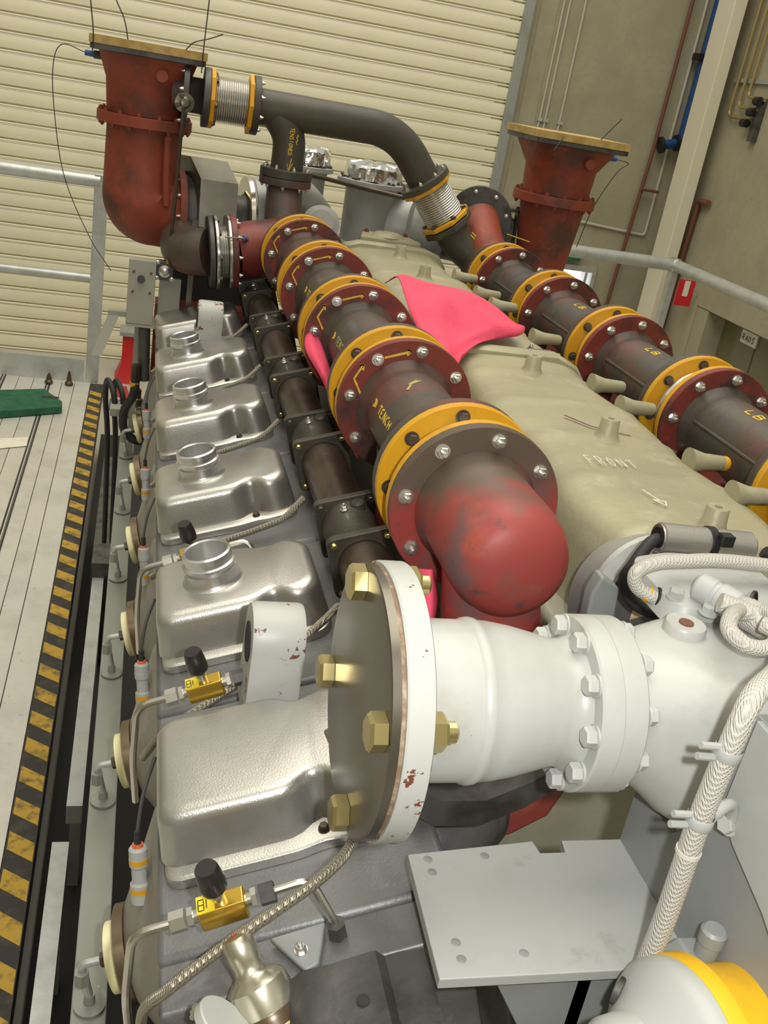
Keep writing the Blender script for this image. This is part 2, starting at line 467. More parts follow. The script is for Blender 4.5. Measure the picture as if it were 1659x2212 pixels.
# doorway in the side wall
d3 = struct(empty('door_3', (XW, 5.45, 0)), 'brown double door set back in the side wall')
for a, b in ((4.93, 5.44), (5.46, 5.86)):
    MB().box(XW + .13, XW + .16, a, b, 0, .955).build('door_leaf', 'door_dark', d3)
MB().box(XW + .005, XW + .195, 5.88, 6.028, 0, .98).build('door_jamb', 'concrete', d3)
MB().box(XW + .10, XW + .19, 4.9, 5.88, .955, .984).build('door_head', 'jamb_steel', d3)
sg = tag(MB().box(XW + .118, XW + .128, 5.44, 5.62, .865, .945).build('door_sign', 'paper'), 'small pale notice stuck at the top of brown double door', 'sign')
strokes('lettering', 'black', sg, word('RADS', 0, 0, .035, 1.05), lambda u, v: (Vector((XW + .117, 5.60 - u, .885 + v)), Vector((-1, 0, 0))), .006)

# portal column in the corner
co = thing('steel_column', 'cream painted steel column standing in the wall corner', 'column', None, (3.45, 6.3, 0))
MB().box(3.448, 3.535, 6.30, 6.51, 0, 3.4).build('shaft', 'cream_steel', co, 35, .006)
MB().box(3.42, 3.56, 6.27, 6.53, 0, .015).build('base_plate', 'cream_steel', co)
for y in (6.283, 6.52):
    MB().lathe([(.008, .015), (.008, .03)], 8, Matrix.Translation((3.437, y, 0))).build('anchor', 'bolt_dark', co)

def wall_pipe(name, pts, r, m, label, cat='pipe', rad=.05, group=None):
    return tag(MB().tube(bendpath(pts, rad), r, 10).build(name, m), label, cat, group)
yw = YB - .03
wall_pipe('service_pipe', [(3.40, YB - .045, 3.3), (3.385, YB - .045, 1.9), (3.29, YB - .045, 0.02)], .013, 'rust_pipe', 'rusty brown pipe running down the back wall to the floor')
wall_pipe('conduit', [(3.52, YB - .012, 3.3), (3.50, YB - .012, 1.3), (3.0, YB - .012, 1.33), (2.75, YB - .012, 1.335)], .010, 'conduit_grey', 'long pale conduit bending left above the exit door', 'conduit', .03)
for x, lb in ((2.535, 'leftmost of three thin vertical conduits beside the shutter'), (2.575, 'middle of three thin vertical conduits beside the shutter'), (2.68, 'rightmost of three thin vertical conduits beside the shutter')):
    cd = thing('conduit', lb, 'conduit', 'thin conduits beside the shutter', (x, yw, 0))
    MB().cyl((x - .01, YB - .008, .03), (x, YB - .008, 3.3), .0075, seg=8).build('tube', 'conduit_grey', cd)
    for z in (1.93, 2.72):
        MB().box(x - .018, x + .018, YB - .018, YB, z, z + .02).build('saddle', 'galvanised', cd)
wall_pipe('link_pipe', [(3.355, YB - .075, 1.612), (3.49, YB - .075, 1.609)], .011, 'rust_pipe', 'short rusty crosspipe linking two vertical pipes on back wall')
bl = thing('downpipe', 'blue painted downpipe in the wall corner with a flanged side branch', 'pipe', None, (3.56, 6.7, 0))
MB().tube([(3.575, 6.72, 3.3), (3.56, 6.72, 1.93)], .035, 16).build('pipe', 'blue_paint', bl)
MB().tube([(3.56, 6.72, 1.95), (3.42, 6.72, 1.915)], .032, 16).build('branch', 'blue_paint', bl)
MB().cyl((3.425, 6.72, 1.916), (3.405, 6.72, 1.911), .055, seg=16).build('flange', 'black', bl)
MB().cyl((3.535, 6.72, 1.945), (3.515, 6.72, 1.94), .055, seg=16).build('flange', 'black', bl)
MB().box(3.50, 3.62, 6.67, 6.77, 2.47, 2.51).build('bracket', 'black', bl)
wall_pipe('standpipe', [(XW - .03, 6.20, 1.62), (XW - .03, 6.33, 1.62), (XW - .03, 6.40, .02)], .02, 'rust_pipe', 'rusty standpipe with bent top fixed to the side wall', 'pipe', .04)
fs = thing('fire_sign', 'red fire sign with white panel hanging on side wall', 'sign', None, (XW, 6.25, 1.0))
MB().box(3.455, 3.575, 6.05, 6.058, .965, 1.135).build('plate', 'sign_red', fs)
MB().box(3.497, 3.535, 6.046, 6.05, 1.03, 1.13).build('white_panel', 'sign_white', fs)
MB().box(3.575, XW, 6.052, 6.056, 1.045, 1.055).build('wall_arm', 'galvanised', fs)
cg = 'copper pipes on the side wall'
for k, (y, z, lb) in enumerate(((6.26, 2.16, 'outermost copper pipe with a bottom bend on side wall'), (6.17, 2.22, 'middle copper pipe with a bottom bend on side wall'), (6.09, 2.28, 'shortest inner copper pipe with a bottom bend on side wall'))):
    wall_pipe('copper_pipe', [(XW - .03, y - .03, 3.3), (XW - .03, y, z), (XW - .03, y - .30 + .05 * k, z - .01)], .011, 'copper', lb, 'pipe', .04, cg)
vm = thing('valve_manifold', 'dark stepped gas valve manifold below the copper pipes', 'valve', None, (XW - .03, 5.9, 2.1))
for k in range(3):
    MB().cyl((XW - .05, 5.955 - .04 * k + .08, 2.13 + .065 * k), (XW - .05, 5.90 - .04 * k + .08, 2.13 + .065 * k), .026, seg=10).build('valve_body', 'black', vm)
MB().box(XW - .035, XW - .001, 5.90, 5.96, 2.03, 2.28).build('back_plate', 'dark_steel', vm)
tag(MB().box(XW - .018, XW - .001, 5.85, 6.33, 2.36, 2.385).build('pipe_bracket', 'jamb_steel'), 'slim steel bracket carrying the copper pipes on side wall', 'bracket')
es = thing('exit_sign', 'dark green exit sign above the glazed door', 'sign', None, (2.98, YB, 1.06))
MB().box(2.90, 3.04, YB - .05, YB - .001, 1.062, 1.125).build('case', 'green_sign', es)
MB().box(2.88, 3.06, YB - .052, YB - .001, 1.127, 1.15).build('top_cover', 'sign_white', es)

# ------------------------------------------------------------------ handrails
def rail_set(name, label, posts, rails, loc, kick=None):
    t = thing(name, label, 'handrail', None, loc)
    for (x, y, z0, z1, w, d) in posts:
        MB().box(x - w, x + w, y - d, y + d, z0, z1).build('post', 'galvanised', t, 35, .004)
    for pts, r in rails:
        MB().tube(bendpath(pts, .06), r, 14).build('rail', 'galvanised', t)
    if kick: MB().box(*kick).build('kick_plate', 'galvanised', t)
    return t
lr = rail_set('handrail', 'galvanised handrail with kick plate at end of aluminium platform',
         [(-.195, 5.05, DECK, 1.395, .031, .02)],
         [([(-2.4, 5.05, 1.362), (-.20, 5.05, 1.362)], .030), ([(-2.4, 5.05, .905), (-.215, 5.05, .905)], .021)],
         (-.2, 5.05, DECK), (-2.4, -.235, 5.03, 5.04, DECK, .497))
rr = rail_set('handrail', 'galvanised corner handrail beyond the right exhaust manifold',
         [(2.885, 5.15, 0, 1.31, .022, .022), (2.885, 2.5, 0, 1.31, .022, .022), (2.10, 5.15, 0, 1.31, .022, .022)],
         [([(2.02, 5.15, 1.336), (2.88, 5.15, 1.336)], .034), ([(2.885, 5.15, 1.336), (2.885, 1.0, 1.336)], .032),
          ([(2.02, 5.15, .82), (2.88, 5.15, .82)], .022), ([(2.885, 5.12, .82), (2.885, 1.0, .82)], .022)],
         (2.885, 5.15, 0))
MB().lathe([(.036, -.03), (.04, -.02), (.04, .02), (.036, .03)], 14, axis_frame((2.884, 5.15, 1.336), (.3, -1, 0))).build('joint_clamp', 'zinc', rr)

# ------------------------------------------------------------------ aluminium platform
pf = thing('work_platform', 'aluminium plank work platform with hazard striped edge', 'platform', None, (-.9, 2.2, 0))
edges = [-.20, -.275, -.335, -.395, -.47, -.54, -.61, -.70, -.80, -.90, -1.05, -1.2, -1.35, -1.5]
for a, b in zip(edges, edges[1:]):
    MB().box(b + .0015, a - .0015, -.6, 5.03, DECK - .03, DECK).build('plank', 'aluminium_deck', pf)
for x in (-.395, -.61):
    for dx in (-.012, .003):
        MB().box(x + dx, x + dx + .006, -.6, 5.03, DECK, DECK + .003).build('groove_seal', 'black', pf)
pfb = MB().box(-.20, -.138, -.6, 5.03, DECK - .07, DECK - .002).build('edge_beam', 'hazard_black', pf)
hzm = MB().add([(-.196, .040, 0), (-.140, 0, 0), (-.140, .055, 0), (-.196, .095, 0), (-.196, .040, .0015), (-.140, 0, .0015), (-.140, .055, .0015), (-.196, .095, .0015)],
           [(4, 5, 6, 7), (0, 1, 5, 4), (1, 2, 6, 5), (2, 3, 7, 6), (3, 0, 4, 7)]).mesh('hazard_stripe', 0)
hzm.materials.append(MAT['hazard_yellow'])
for k in range(48):
    inst(hzm, 'hazard_stripe', Matrix.Translation((0, -.40 + .111 * k, DECK - .002)), pfb)
for y in (-.4, 1.6, 3.4, 4.9):
    MB().box(-.25, -.19, y, y + .06, 0, DECK - .03).build('leg', 'galvanised', pf)
    MB().box(-1.45, -1.39, y, y + .06, 0, DECK - .03).build('leg', 'galvanised', pf)
tag(MB().prism([(-.62, 4.36), (-.30, 4.53), (-.305, 4.60), (-.40, 4.76), (-.66, 4.66)], DECK + .003, DECK + .038).build('kneeling_mat', 'green_mat', None, 35, .004),
    'dark green foam kneeling mat lying on the platform planks', 'mat')
MB().lathe([(.03, 0), (.03, .001)], 10, Matrix.Translation((-.36, 4.64, DECK + .038)) @ Matrix.Diagonal((1.4, .6, 1, 1))).build('mark', 'black', bpy.data.objects['kneeling_mat'])
tag(MB().prism([(-.52, 4.03), (-.405, 4.09), (-.41, 4.19), (-.52, 4.15)], DECK + .003, DECK + .005).build('paper_label', 'paper'), 'crumpled white paper label lying on the platform planks', 'paper')
for k, x in enumerate((-.395, -.30)):
    tag(MB().lathe([(.02, 0), (.02, .01), (.012, .02), (.012, .03), (.004, .05 + .02 * k)], 10, Matrix.Translation((x, 4.96, DECK + .003))).build('clamp_knob', 'brown_oily'),
        ('squat rusty clamp knob on platform beside the kick plate', 'taller rusty clamp knob on platform nearer the post')[k], 'knob', 'clamp knobs on the platform')

# things on the floor seen through the gap
jk = thing('floor_jack', 'red floor jack on the pale floor beyond the handrail post', 'jack', None, (-.03, 6.35, 0))
MB().loft([[(-.11, 6.25, 0), (.04, 6.25, 0), (.04, 6.5, 0), (-.11, 6.5, 0)], [(-.07, 6.3, .12), (.02, 6.3, .12), (.02, 6.45, .12), (-.07, 6.45, .12)], [(-.07, 6.3, .30), (.0, 6.3, .30), (.0, 6.45, .30), (-.07, 6.45, .30)]]).build('body', 'red_jack', jk)
MB().box(-.09, .02, 6.28, 6.47, .30, .325).build('saddle', 'jamb_steel', jk)
tag(MB().loft([[(-.10, 5.98, 0), (-.02, 5.96, 0), (-.01, 6.08, 0), (-.10, 6.10, 0)], [(-.09, 6.0, .05), (-.06, 5.99, .03), (-.03, 6.06, .05), (-.08, 6.07, .02)]]).build('red_rag', 'red_jack'), 'small crumpled red rag lying on the pale floor', 'rag')
tag(MB().box(-.12, .8, 5.72, 5.92, 0, .004).build('floor_line', 'blue_paint'), 'blue painted line across the workshop floor', 'marking')
# under the platform edge
for k, (y0, y1, lb) in enumerate(((.5, 1.69, 'nearer galvanised support beam in gap beside the platform'), (1.80, 2.9, 'farther pale support beam in gap beside the platform'))):
    t = thing('support_beam', lb, 'beam', 'support beams beside the platform', (-.08, y0, 0))
    MB().box(-.10 + .02 * k, -.066 + .02 * k, y0, y1, .40, .45).build('beam', 'galvanised', t)
    for y in (y0 + .1, y1 - .1):
        MB().box(-.095 + .02 * k, -.07 + .02 * k, y, y + .03, 0, .40).build('leg', 'galvanised', t)
tag(MB().box(-.135, .24, .25, 5.0, .10, .12).build('gap_shade_sheet', 'dark_void'), 'dark sheet added above the floor to shade the gap under the engine edge', 'tray')  # added near-black sheet, darkens the floor gap between platform and engine
gb = thing('junction_box', 'dark grey steel box hanging below grey rail beside the platform', 'box', None, (-.045, 3.3, 0))
MB().box(-.085, -.018, 2.85, 3.75, .15, .5).build('body', 'dark_steel', gb)
MB().box(-.08, -.02, 2.9, 2.95, .12, .15).build('foot', 'paint_grey_dark', gb)
MB().box(-.08, -.02, 3.65, 3.70, .12, .15).build('foot', 'paint_grey_dark', gb)

# ================================================================== ENGINE
TH = R(17)
U = Vector((math.cos(TH), 0, math.sin(TH)))
N = Vector((-math.sin(TH), 0, math.cos(TH)))
Y0, D = .682, .30
def bank(y):
    return frame((.10, y, 1.472), U, (0, 1, 0), N)
ORD = ['frontmost', 'second', 'third', 'fourth', 'fifth', 'rearmost']
def nth(k, what, tail):
    return (f'{ORD[k]} {what} {tail}' if k in (0, 5) else f'{ORD[k]} {what} from the front {tail}')

# --- block and base
eb = thing('engine_block', 'dark grey engine block and crankcase under the cylinder heads', 'engine', None, (.56, 1.5, 0))
bk = MB()
bk.box(-.05, .20, .60 - Y0, 2.36 - Y0, -.62, -.172, bank(Y0))
bk.build('left_bank', 'engine_dark', eb, 35, .01)
bk = MB()
Mr = frame((1.025, Y0, 1.472), (-U.x, 0, U.z), (0, 1, 0), (-N.x, 0, N.z))
bk.box(-.06, .22, .56 - Y0 + .05, 2.36 - Y0 + .05, -.60, -.06, Mr)
bk.build('right_bank', 'engine_dark', eb, 35, .01)
MB().box(.22, .92, .56, 2.36, .22, 1.02).build('crankcase', 'engine_dark', eb, 35, .02)
MB().box(.42, .70, .80, 2.36, 1.02, 1.54).build('valley', 'plenum_front', eb, 35, .01)
for x in (.26, .80):
    MB().box(x, x + .07, .50, 2.7, 0, .22).build('base_rail', 'paint_grey_dark', eb)

# --- cylinder heads
hm = MB()
hm.box(-.077, .150, -.1485, .1485, -.168, -.0575, bank(0))
hmesh = hm.mesh('cylinder_head', 35); hmesh.materials.append(MAT['head_grey'])
for k in range(6):
    h = inst(hmesh, 'cylinder_head', Matrix.Translation((0, Y0 + D * k, 0)), eb)
    b = h.modifiers.new('bevel', 'BEVEL'); b.width = .006; b.segments = 2
# front end casting of the bank
fc = thing('end_casting', 'dark grey end casting in front of the frontmost cylinder head', 'casting', None, (.15, .49, 1.3))
MB().box(-.076, .148, .490 - Y0, .5328 - Y0, -.40, -.0585, bank(Y0)).build('body', 'head_grey', fc, 35, .004)
tri = MB()
tri.prism([(-.020, .016), (.022, .018), (.012, -.016), (.002, -.020)], 0, .006, frame((.142, .508, 1.4263), U, (0, 1, 0), N))
tri.build('lug', 'paint_grey_dark', fc, 35, .002)
inst(ZBOLT, 'bolt', frame((.1415, .505, 1.4322), U, (0, 1, 0), N), fc)
strokes('red_mark', 'red_mark', fc, [[(0, 0), (.017, .004)]], lambda u, v: (Vector((.052, .4895, 1.372)) + Vector((1, 0, 0)) * u + Vector((0, 0, 1)) * v, Vector((0, -1, 0))), .005)

# --- valve covers
def cover_outline(x0, x1, w, rl, rr_, grow=0, notch=.22):
    x0 -= grow; x1 += grow; w += grow
    P = []
    def arc(cx, cy, r, a0, a1, n=7):
        for i in range(n + 1):
            a = a0 + (a1 - a0) * i / n
            P.append((cx + r * math.cos(a), cy + r * math.sin(a)))
    arc(x0 + rl, -w + rl, rl, PI, 1.5 * PI)
    for i in range(1, 16): P.append((x0 + rl + (x1 - rr_ - x0 - rl) * i / 16, -w))
    arc(x1 - rr_, -w + rr_, rr_, 1.5 * PI, 2 * PI)
    arc(x1 - rr_, w - rr_, rr_, 0, .5 * PI)
    for i in range(15, 0, -1): P.append((x0 + rl + (x1 - rr_ - x0 - rl) * i / 16, w))
    arc(x0 + rl, w - rl, rl, .5 * PI, PI)
    out = []
    for x, y in P:
        g = 1 - notch * math.exp(-((x - .062) / .015) ** 2)
        if x > .07: g *= 1 - .05 * min(1, (x - .07) / .02)
        out.append((x, y * g))
    return out
cv = MB(bank(0))
rings = []
for grow, z in ((.004, -.047), (.001, -.028), (-.0010, -.0110), (-.0022, -.0070), (-.0048, -.0030), (-.0080, -.0010), (-.0125, 0)):
    rings.append([(x, y, z) for x, y in cover_outline(-.066, .114, .0665, .016, .028, grow)])
cv.loft(rings)
cvm = cv.mesh('cover_shell', 50); cvm.materials.append(MAT['cast_alu'])
fv = MB(bank(0))
fv.loft([[(x, y, -.0570) for x, y in cover_outline(-.068, .118, .084, .014, .028, 0, .05)], [(x, y, -.0490) for x, y in cover_outline(-.068, .118, .084, .014, .028, -.0005, .05)], [(x, y, -.0470) for x, y in cover_outline(-.068, .118, .084, .014, .028, -.003, .05)]])
fvm = fv.mesh('flange', 40); fvm.materials.append(MAT['cast_alu'])
nk = MB(bank(0))
nk.lathe([(.0345, -.001), (.0310, .002), (.0298, .006), (.0288, .0145), (.0262, .0150), (.0262, .0175), (.0290, .0185), (.0290, .0225), (.0265, .0240), (.0262, .0285), (.0275, .0295), (.0270, .0345), (.0245, .0360), (.0230, .0345), (.0225, .002)], 40, None, True, True)
nkm = nk.mesh('filler_neck', 40); nkm.materials.append(MAT['machined_alu'])
for k in range(6):
    y = Y0 + D * k
    tail = 'with an open round filler neck' if 0 < k < 5 else 'without a filler neck'
    if k == 5: tail = 'without a filler neck, beside the turbocharger'
    if k == 0: tail = 'without a filler neck, nearest the blanked white pipe'
    t = thing('valve_cover', nth(k, 'cast aluminium valve cover', tail), 'valve cover', 'left bank valve covers', (.10, y, 1.41))
    T = Matrix.Translation((0, y, 0))
    inst(cvm, 'shell', T, t); fo = inst(fvm, 'flange', T, t)
    if 0 < k < 5: inst(nkm, 'filler_neck', T, t)
    inst(SBOLT, 'bolt', T @ bank(0) @ Matrix.Translation((.062, -.069, -.047)), fo)
    inst(SBOLT, 'bolt', T @ bank(0) @ Matrix.Translation((.062, .069, -.047)), fo)

# --- side covers with bronze and cream rings, and the fittings down to the grey rail
A = -U
for k in range(6):
    y = Y0 + D * k + .052
    t = thing('side_cover', nth(k, 'cone shaped side cover', 'with bronze and cream rings'), 'cover', 'side covers of the left bank', (.05, y, 1.1))
    P0 = Vector((.018, y, 1.180))
    Mx = axis_frame(P0 - A * .088, A)
    MB().lathe([(.140, 0), (.132, .020), (.060, .060), (.050, .066)], 40, Mx).build('cone', 'head_side', t)
    br = MB().lathe([(.046, .066), (.048, .068), (.048, .078), (.043, .080)], 32, Mx).build('bronze_ring', 'ring_bronze', t)
    MB().lathe([(.034, .080), (.034, .090), (.031, .091)], 32, Mx).build('cream_ring', 'cream_plastic', t)
    for an in (3.9, 4.5, 5.1):
        inst(SBOLT, 'bolt', Mx @ Matrix.Translation((.039 * math.cos(an), .039 * math.sin(an), .080)), br)
    f = thing('pipe_fitting', nth(k, 'painted elbow fitting', 'joining a side cover to the grey rail'), 'fitting', 'elbow fittings on the grey rail', (-.003, y, 1.10))
    e0 = P0 + A * .002
    el = Vector((-.012, y, 1.172)); bs = Vector((-.002, y + .012, 1.101))
    if k % 2: bs.y += .008
    MB().tube(bendpath([e0, el, bs + Vector((0, 0, .012))], .008), .0042, 10).build('tube', 'galvanised', f)
    MB().cyl(e0 + A * .002, e0 + A * .010, .0075, seg=6).build('union_nut', 'bolt_dark', f)
    MB().cyl(el + Vector((.001, 0, -.010)), el + Vector((.002, 0, -.026)), .0075, seg=6).build('elbow_nut', 'rail_grey', f)
    MB().lathe([(.016, 0), (.016, .002), (.006, .004), (.005, .016)], 20, Matrix.Translation(bs)).build('base', 'rail_grey', f)
rl = thing('side_rail', 'long grey painted steel rail below the side covers', 'rail', None, (0, 1.6, 0))
MB().box(-.0195, .0155, .45, 2.62, 1.035, 1.099).build('bar', 'rail_grey', rl, 35, .0015)
for y in (.7, 2.3):
    MB().box(.0, .014, y, y + .05, 0, 1.035).build('support', 'paint_grey_dark', rl)

# --- grey probes with red tips beside each cover
for k in range(5):
    y = Y0 + D * k + .02
    t = thing('ignition_probe', nth(k, 'grey probe with a red tip', 'standing beside the valve covers'), 'sensor', 'probes beside the valve covers', (.033, y, 1.3))
    Mx = axis_frame((.038, y, 1.285), (-.12, .25, 1))
    MB().lathe([(.009, 0), (.009, .018), (.007, .020), (.007, .034), (.0085, .036), (.0085, .052), (.007, .054)], 18, Mx).build('body', 'sensor_grey', t)
    MB().lathe([(.0092, .010), (.0092, .015)], 18, Mx).build('stripe', 'yellow_paint', t)
    MB().lathe([(.0078, .038), (.0088, .0385), (.0088, .043), (.0078, .0435)], 18, Mx).build('stripe', 'yellow_paint' if k == 0 else 'sensor_grey', t)
    MB().lathe([(.005, .054), (.005, .057)], 14, Mx).build('tip', 'orange_plastic', t)
    tp = Mx @ Vector((0, 0, .056))
    MB().tube(spline([tp, tp + Vector((-.001, .004, .012)), tp + Vector((.003, .03, .035)), tp + Vector((.012, .06, .05))], 6), .0018, 8).build('lead', 'wire', t)
    MB().tube([tp, tp + Vector((-.001, .004, .012))], .0032, 8).build('boot', 'black_rubber', t)

# --- needle valves with stainless tubes
for k in range(3):
    dy = (0, .272, .548)[k]
    lab = nth(k, 'brass needle valve', 'with black knob and stainless tubes')
    t = thing('needle_valve', lab, 'valve', 'needle valves along the left bank', (.086, .53 + dy, 1.41))
    c = Vector((.086, .53 + dy, 1.451))
    ux = Vector((.93, 0, .36)).normalized()
    uz = Vector((-.36, -.12, .93)).normalized(); uy = uz.cross(ux)
    Mv = frame(c, ux, uy, uz)
    MB(Mv).loft([[(-.017, -.009, -.009), (.017, -.009, -.009), (.017, .009, -.009), (-.017, .009, -.009)],
                 [(-.017, -.010, .0), (.017, -.010, .0), (.017, .010, .0), (-.017, .010, .0)],
                 [(-.017, -.007, .009), (.017, -.007, .009), (.017, .007, .009), (-.017, .007, .009)]]).build('body', 'brass', t, 35, .0015)
    if k < 2:
        lb = MB(Mv).box(-.0168, -.004, -.0072, .0072, .0088, .0096).build('label', 'tape_yellow', t)
        strokes('lettering', 'black', lb, [[(0, 0), (.004, 0), (.004, .009), (0, .009), (0, 0)], [(0, .0045), (.004, .0045)], [(.006, .001), (.006, .008)]],
                lambda u, v, Mv=Mv: (Mv @ Vector((-.0155 + u, -.005 + v, .0097)), uz), .0007, .0002)
    MB().lathe([(.0045, .008), (.0045, .016), (.006, .017), (.006, .020), (.0035, .0205), (.0035, .026)], 12, Mv).build('stem', 'stainless', t)
    MB().lathe([(.0075, .022), (.0095, .024), (.0100, .030), (.0085, .044), (.0075, .046)], 20, Mv).build('knob', 'black_cap', t)
    for s, mm in ((-1, 'zinc'), (1, 'dark_steel')):
        Mn = axis_frame(c + ux * .017 * s, ux * s)
        MB().lathe([(.005, 0), (.005, .004)], 12, Mn).build('collar', 'stainless', t)
        MB(Mn).prism(hexpoly(.0072), .004, .008).build('nut', 'zinc', t)
        MB(Mn).prism(hexpoly(.0080), .010, .021).build('nut', mm, t)
    a = c - ux * .036; 
    tl = bendpath([a, a + Vector((-.028, 0, -.010)), a + Vector((-.0285, .004, -.075)), a + Vector((-.022, .02, -.14))], .014)
    MB().tube(tl, .0034, 10).build('tube', 'stainless', t)
    b = c + ux * .036
    end = Vector((.170, .516 + dy, 1.433))
    MB().tube(bendpath([b, b + ux * .028, end + N * .012], .010), .0034, 10).build('tube', 'stainless', t)
    MB(axis_frame(end, N)).prism(hexpoly(.0075), .002, .014).build('nut', 'dark_steel', t)

# --- braided hoses from the bronze water rail, one in front of each cover
for k in range(6):
    dy = D * (k - 1)
    if k == 0:
        pts = [(.170, .640, 1.522), (.180, .590, 1.511), (.178, .547, 1.502), (.152, .520, 1.487), (.086, .505, 1.440), (.050, .495, 1.413), (.036, .50, 1.390), (.036, .52, 1.34)]
    elif k == 1:
        pts = [(.225, .895, 1.492), (.205, .87, 1.487), (.179, .855, 1.470), (.127, .842, 1.432), (.085, .83, 1.405), (.055, .83, 1.38), (.035, .85, 1.33)]
    else:
        pts = [(.228, .885 + dy, 1.488), (.205, .868 + dy, 1.468), (.183, .862 + dy, 1.456), (.114, .858 + dy, 1.425), (.080, .858 + dy, 1.402), (.040, .865 + dy, 1.37)]
    tag(MB().tube(spline(pts, 8), .0042, 10).build('braided_hose', 'braid_steel'),
        nth(k, 'braided steel hose', 'crossing in front of a valve cover'), 'hose', 'braided hoses across the heads')

# --- bronze water rail: square-flanged castings joined by tubes
WX, WZ = .262, 1.512
Mw = frame((WX, 0, WZ), U, (0, 1, 0), N)
def sq(h, c, y):
    P = []
    for sx, sy in ((1, 1), (-1, 1), (-1, -1), (1, -1)):
        a0 = {(1, 1): 0, (-1, 1): .5 * PI, (-1, -1): PI, (1, -1): 1.5 * PI}[(sx, sy)]
        for i in range(4):
            a = a0 + .5 * PI * i / 3
            P.append((sx * (h - c) + c * math.cos(a), y, sy * (h - c) + c * math.sin(a)))
    return P
def ringy(r, y, n=28):
    return [(r * math.cos(2 * PI * j / n), y, r * math.sin(2 * PI * j / n)) for j in range(n)]
for k in range(-1, 5):
    yf = .956 + D * k
    t = thing('water_tee', nth(k + 1, 'dark square-flanged water casting', 'of the brown rail between covers and manifold'), 'casting', 'castings of the water rail', (WX, yf + .06, 1.47))
    for a, b in ((0, .011), (.098, .109)):
        fo = MB(Mw).loft([sq(.0375, .007, yf + a), sq(.0375, .007, yf + b)]).build('flange', 'bronze_casting', t, 35, .0012)
        for sx in (-1, 1):
            for sz in (-1, 1):
                inst(BRBOLT if a == 0 else SBOLT, 'bolt', Mw @ frame((sx * .030, yf + a, sz * .030), (1, 0, 0), (0, 0, 1), (0, -1, 0)), fo)
    MB(Mw).loft([ringy(r, yf + y) for r, y in ((.0335, .011), (.033, .022), (.0295, .030), (.0285, .045), (.0295, .065), (.033, .088), (.0335, .098))]).build('body', 'bronze_casting', t)
    MB(Mw).loft([ringy(.0335, yf - .0015), ringy(.0315, yf - .0016), ringy(.0315, yf + .001), ringy(.0335, yf + .001)], False, False, True).build('gland_ring', 'bronze_casting', t)
    MB(Mw).lathe([(.009, .024), (.009, .033), (.007, .035)], 14, frame((.013, yf + .088, 0), (1, 0, 0), (0, 1, 0), (0, 0, 1))).build('boss', 'bronze_casting', t)
    inst(ZBOLT, 'plug', Mw @ frame((-.004, yf + .080, .031), (1, 0, 0), (0, 1, 0), (0, 0, 1)), t)
    s = thing('water_tube', nth(k + 1, 'polished brown tube', 'of the water rail beside the manifold'), 'tube', 'tubes of the water rail', (WX, yf - .1, 1.48))
    y0 = yf - .191 if k >= 0 else yf - .03
    MB(Mw).loft([ringy(.0300, y0), ringy(.0300, yf - .0005)]).build('tube', 'bronze_dark', s)

# ================================================================== EXHAUST MANIFOLDS
def fl_frame(x, z, y, facing=-1):
    """frame with local z along -Y (towards the front) or +Y"""
    return frame((x, y, z), (1, 0, 0), (0, 0, 1), (0, -1, 0)) if facing < 0 else frame((x, y, z), (1, 0, 0), (0, 0, -1), (0, 1, 0))
def bolts(me, name, M, rad, n, a0, parent, z=0):
    for j in range(n):
        a = a0 + 2 * PI * j / n
        inst(me, name, M @ Matrix.Translation((rad * math.cos(a), rad * math.sin(a), z)), parent)
FR = .084
def bellows_joint(M, t, r_in, r_conv, ring, th, L, nconv, nb, a0, bc, front_bolts=False, sides=48, mring='yellow_paint'):
    """bellows with a painted ring at both ends; local z runs from z=0 (front) to z=L"""
    for z in (0, L - th):
        rg = MB(M).lathe([(r_in, z), (ring - .0015, z), (ring, z + .0015), (ring, z + th - .0015), (ring - .0015, z + th), (r_in, z + th)], sides, None, False, False, True).build('ring', mring, t)

    p = []
    n = nconv
    for i in range(n):
        z0 = th + (L - 2 * th) * i / n; dz = (L - 2 * th) / n
        p += [(r_conv - .006, z0), (r_conv - .001, z0 + dz * .2), (r_conv, z0 + dz * .45), (r_conv - .001, z0 + dz * .7)]
    p.append((r_conv - .006, L - th))
    MB(M).lathe(p, 40, None, False, False).build('bellows', 'bellows_steel', t, 60)
    if nb: bolts(DBOLT, 'bolt', M @ frame((0, 0, L - th), (1, 0, 0), (0, -1, 0), (0, 0, -1)), bc, nb, a0, rg)

def disc(M, r_in, r_out, z0, z1, seg=56):
    return MB(M).lathe([(r_in, z0), (r_out - .001, z0), (r_out, z0 + .001), (r_out, z1 - .001), (r_out - .001, z1), (r_in, z1)], seg, None, False, False, True)

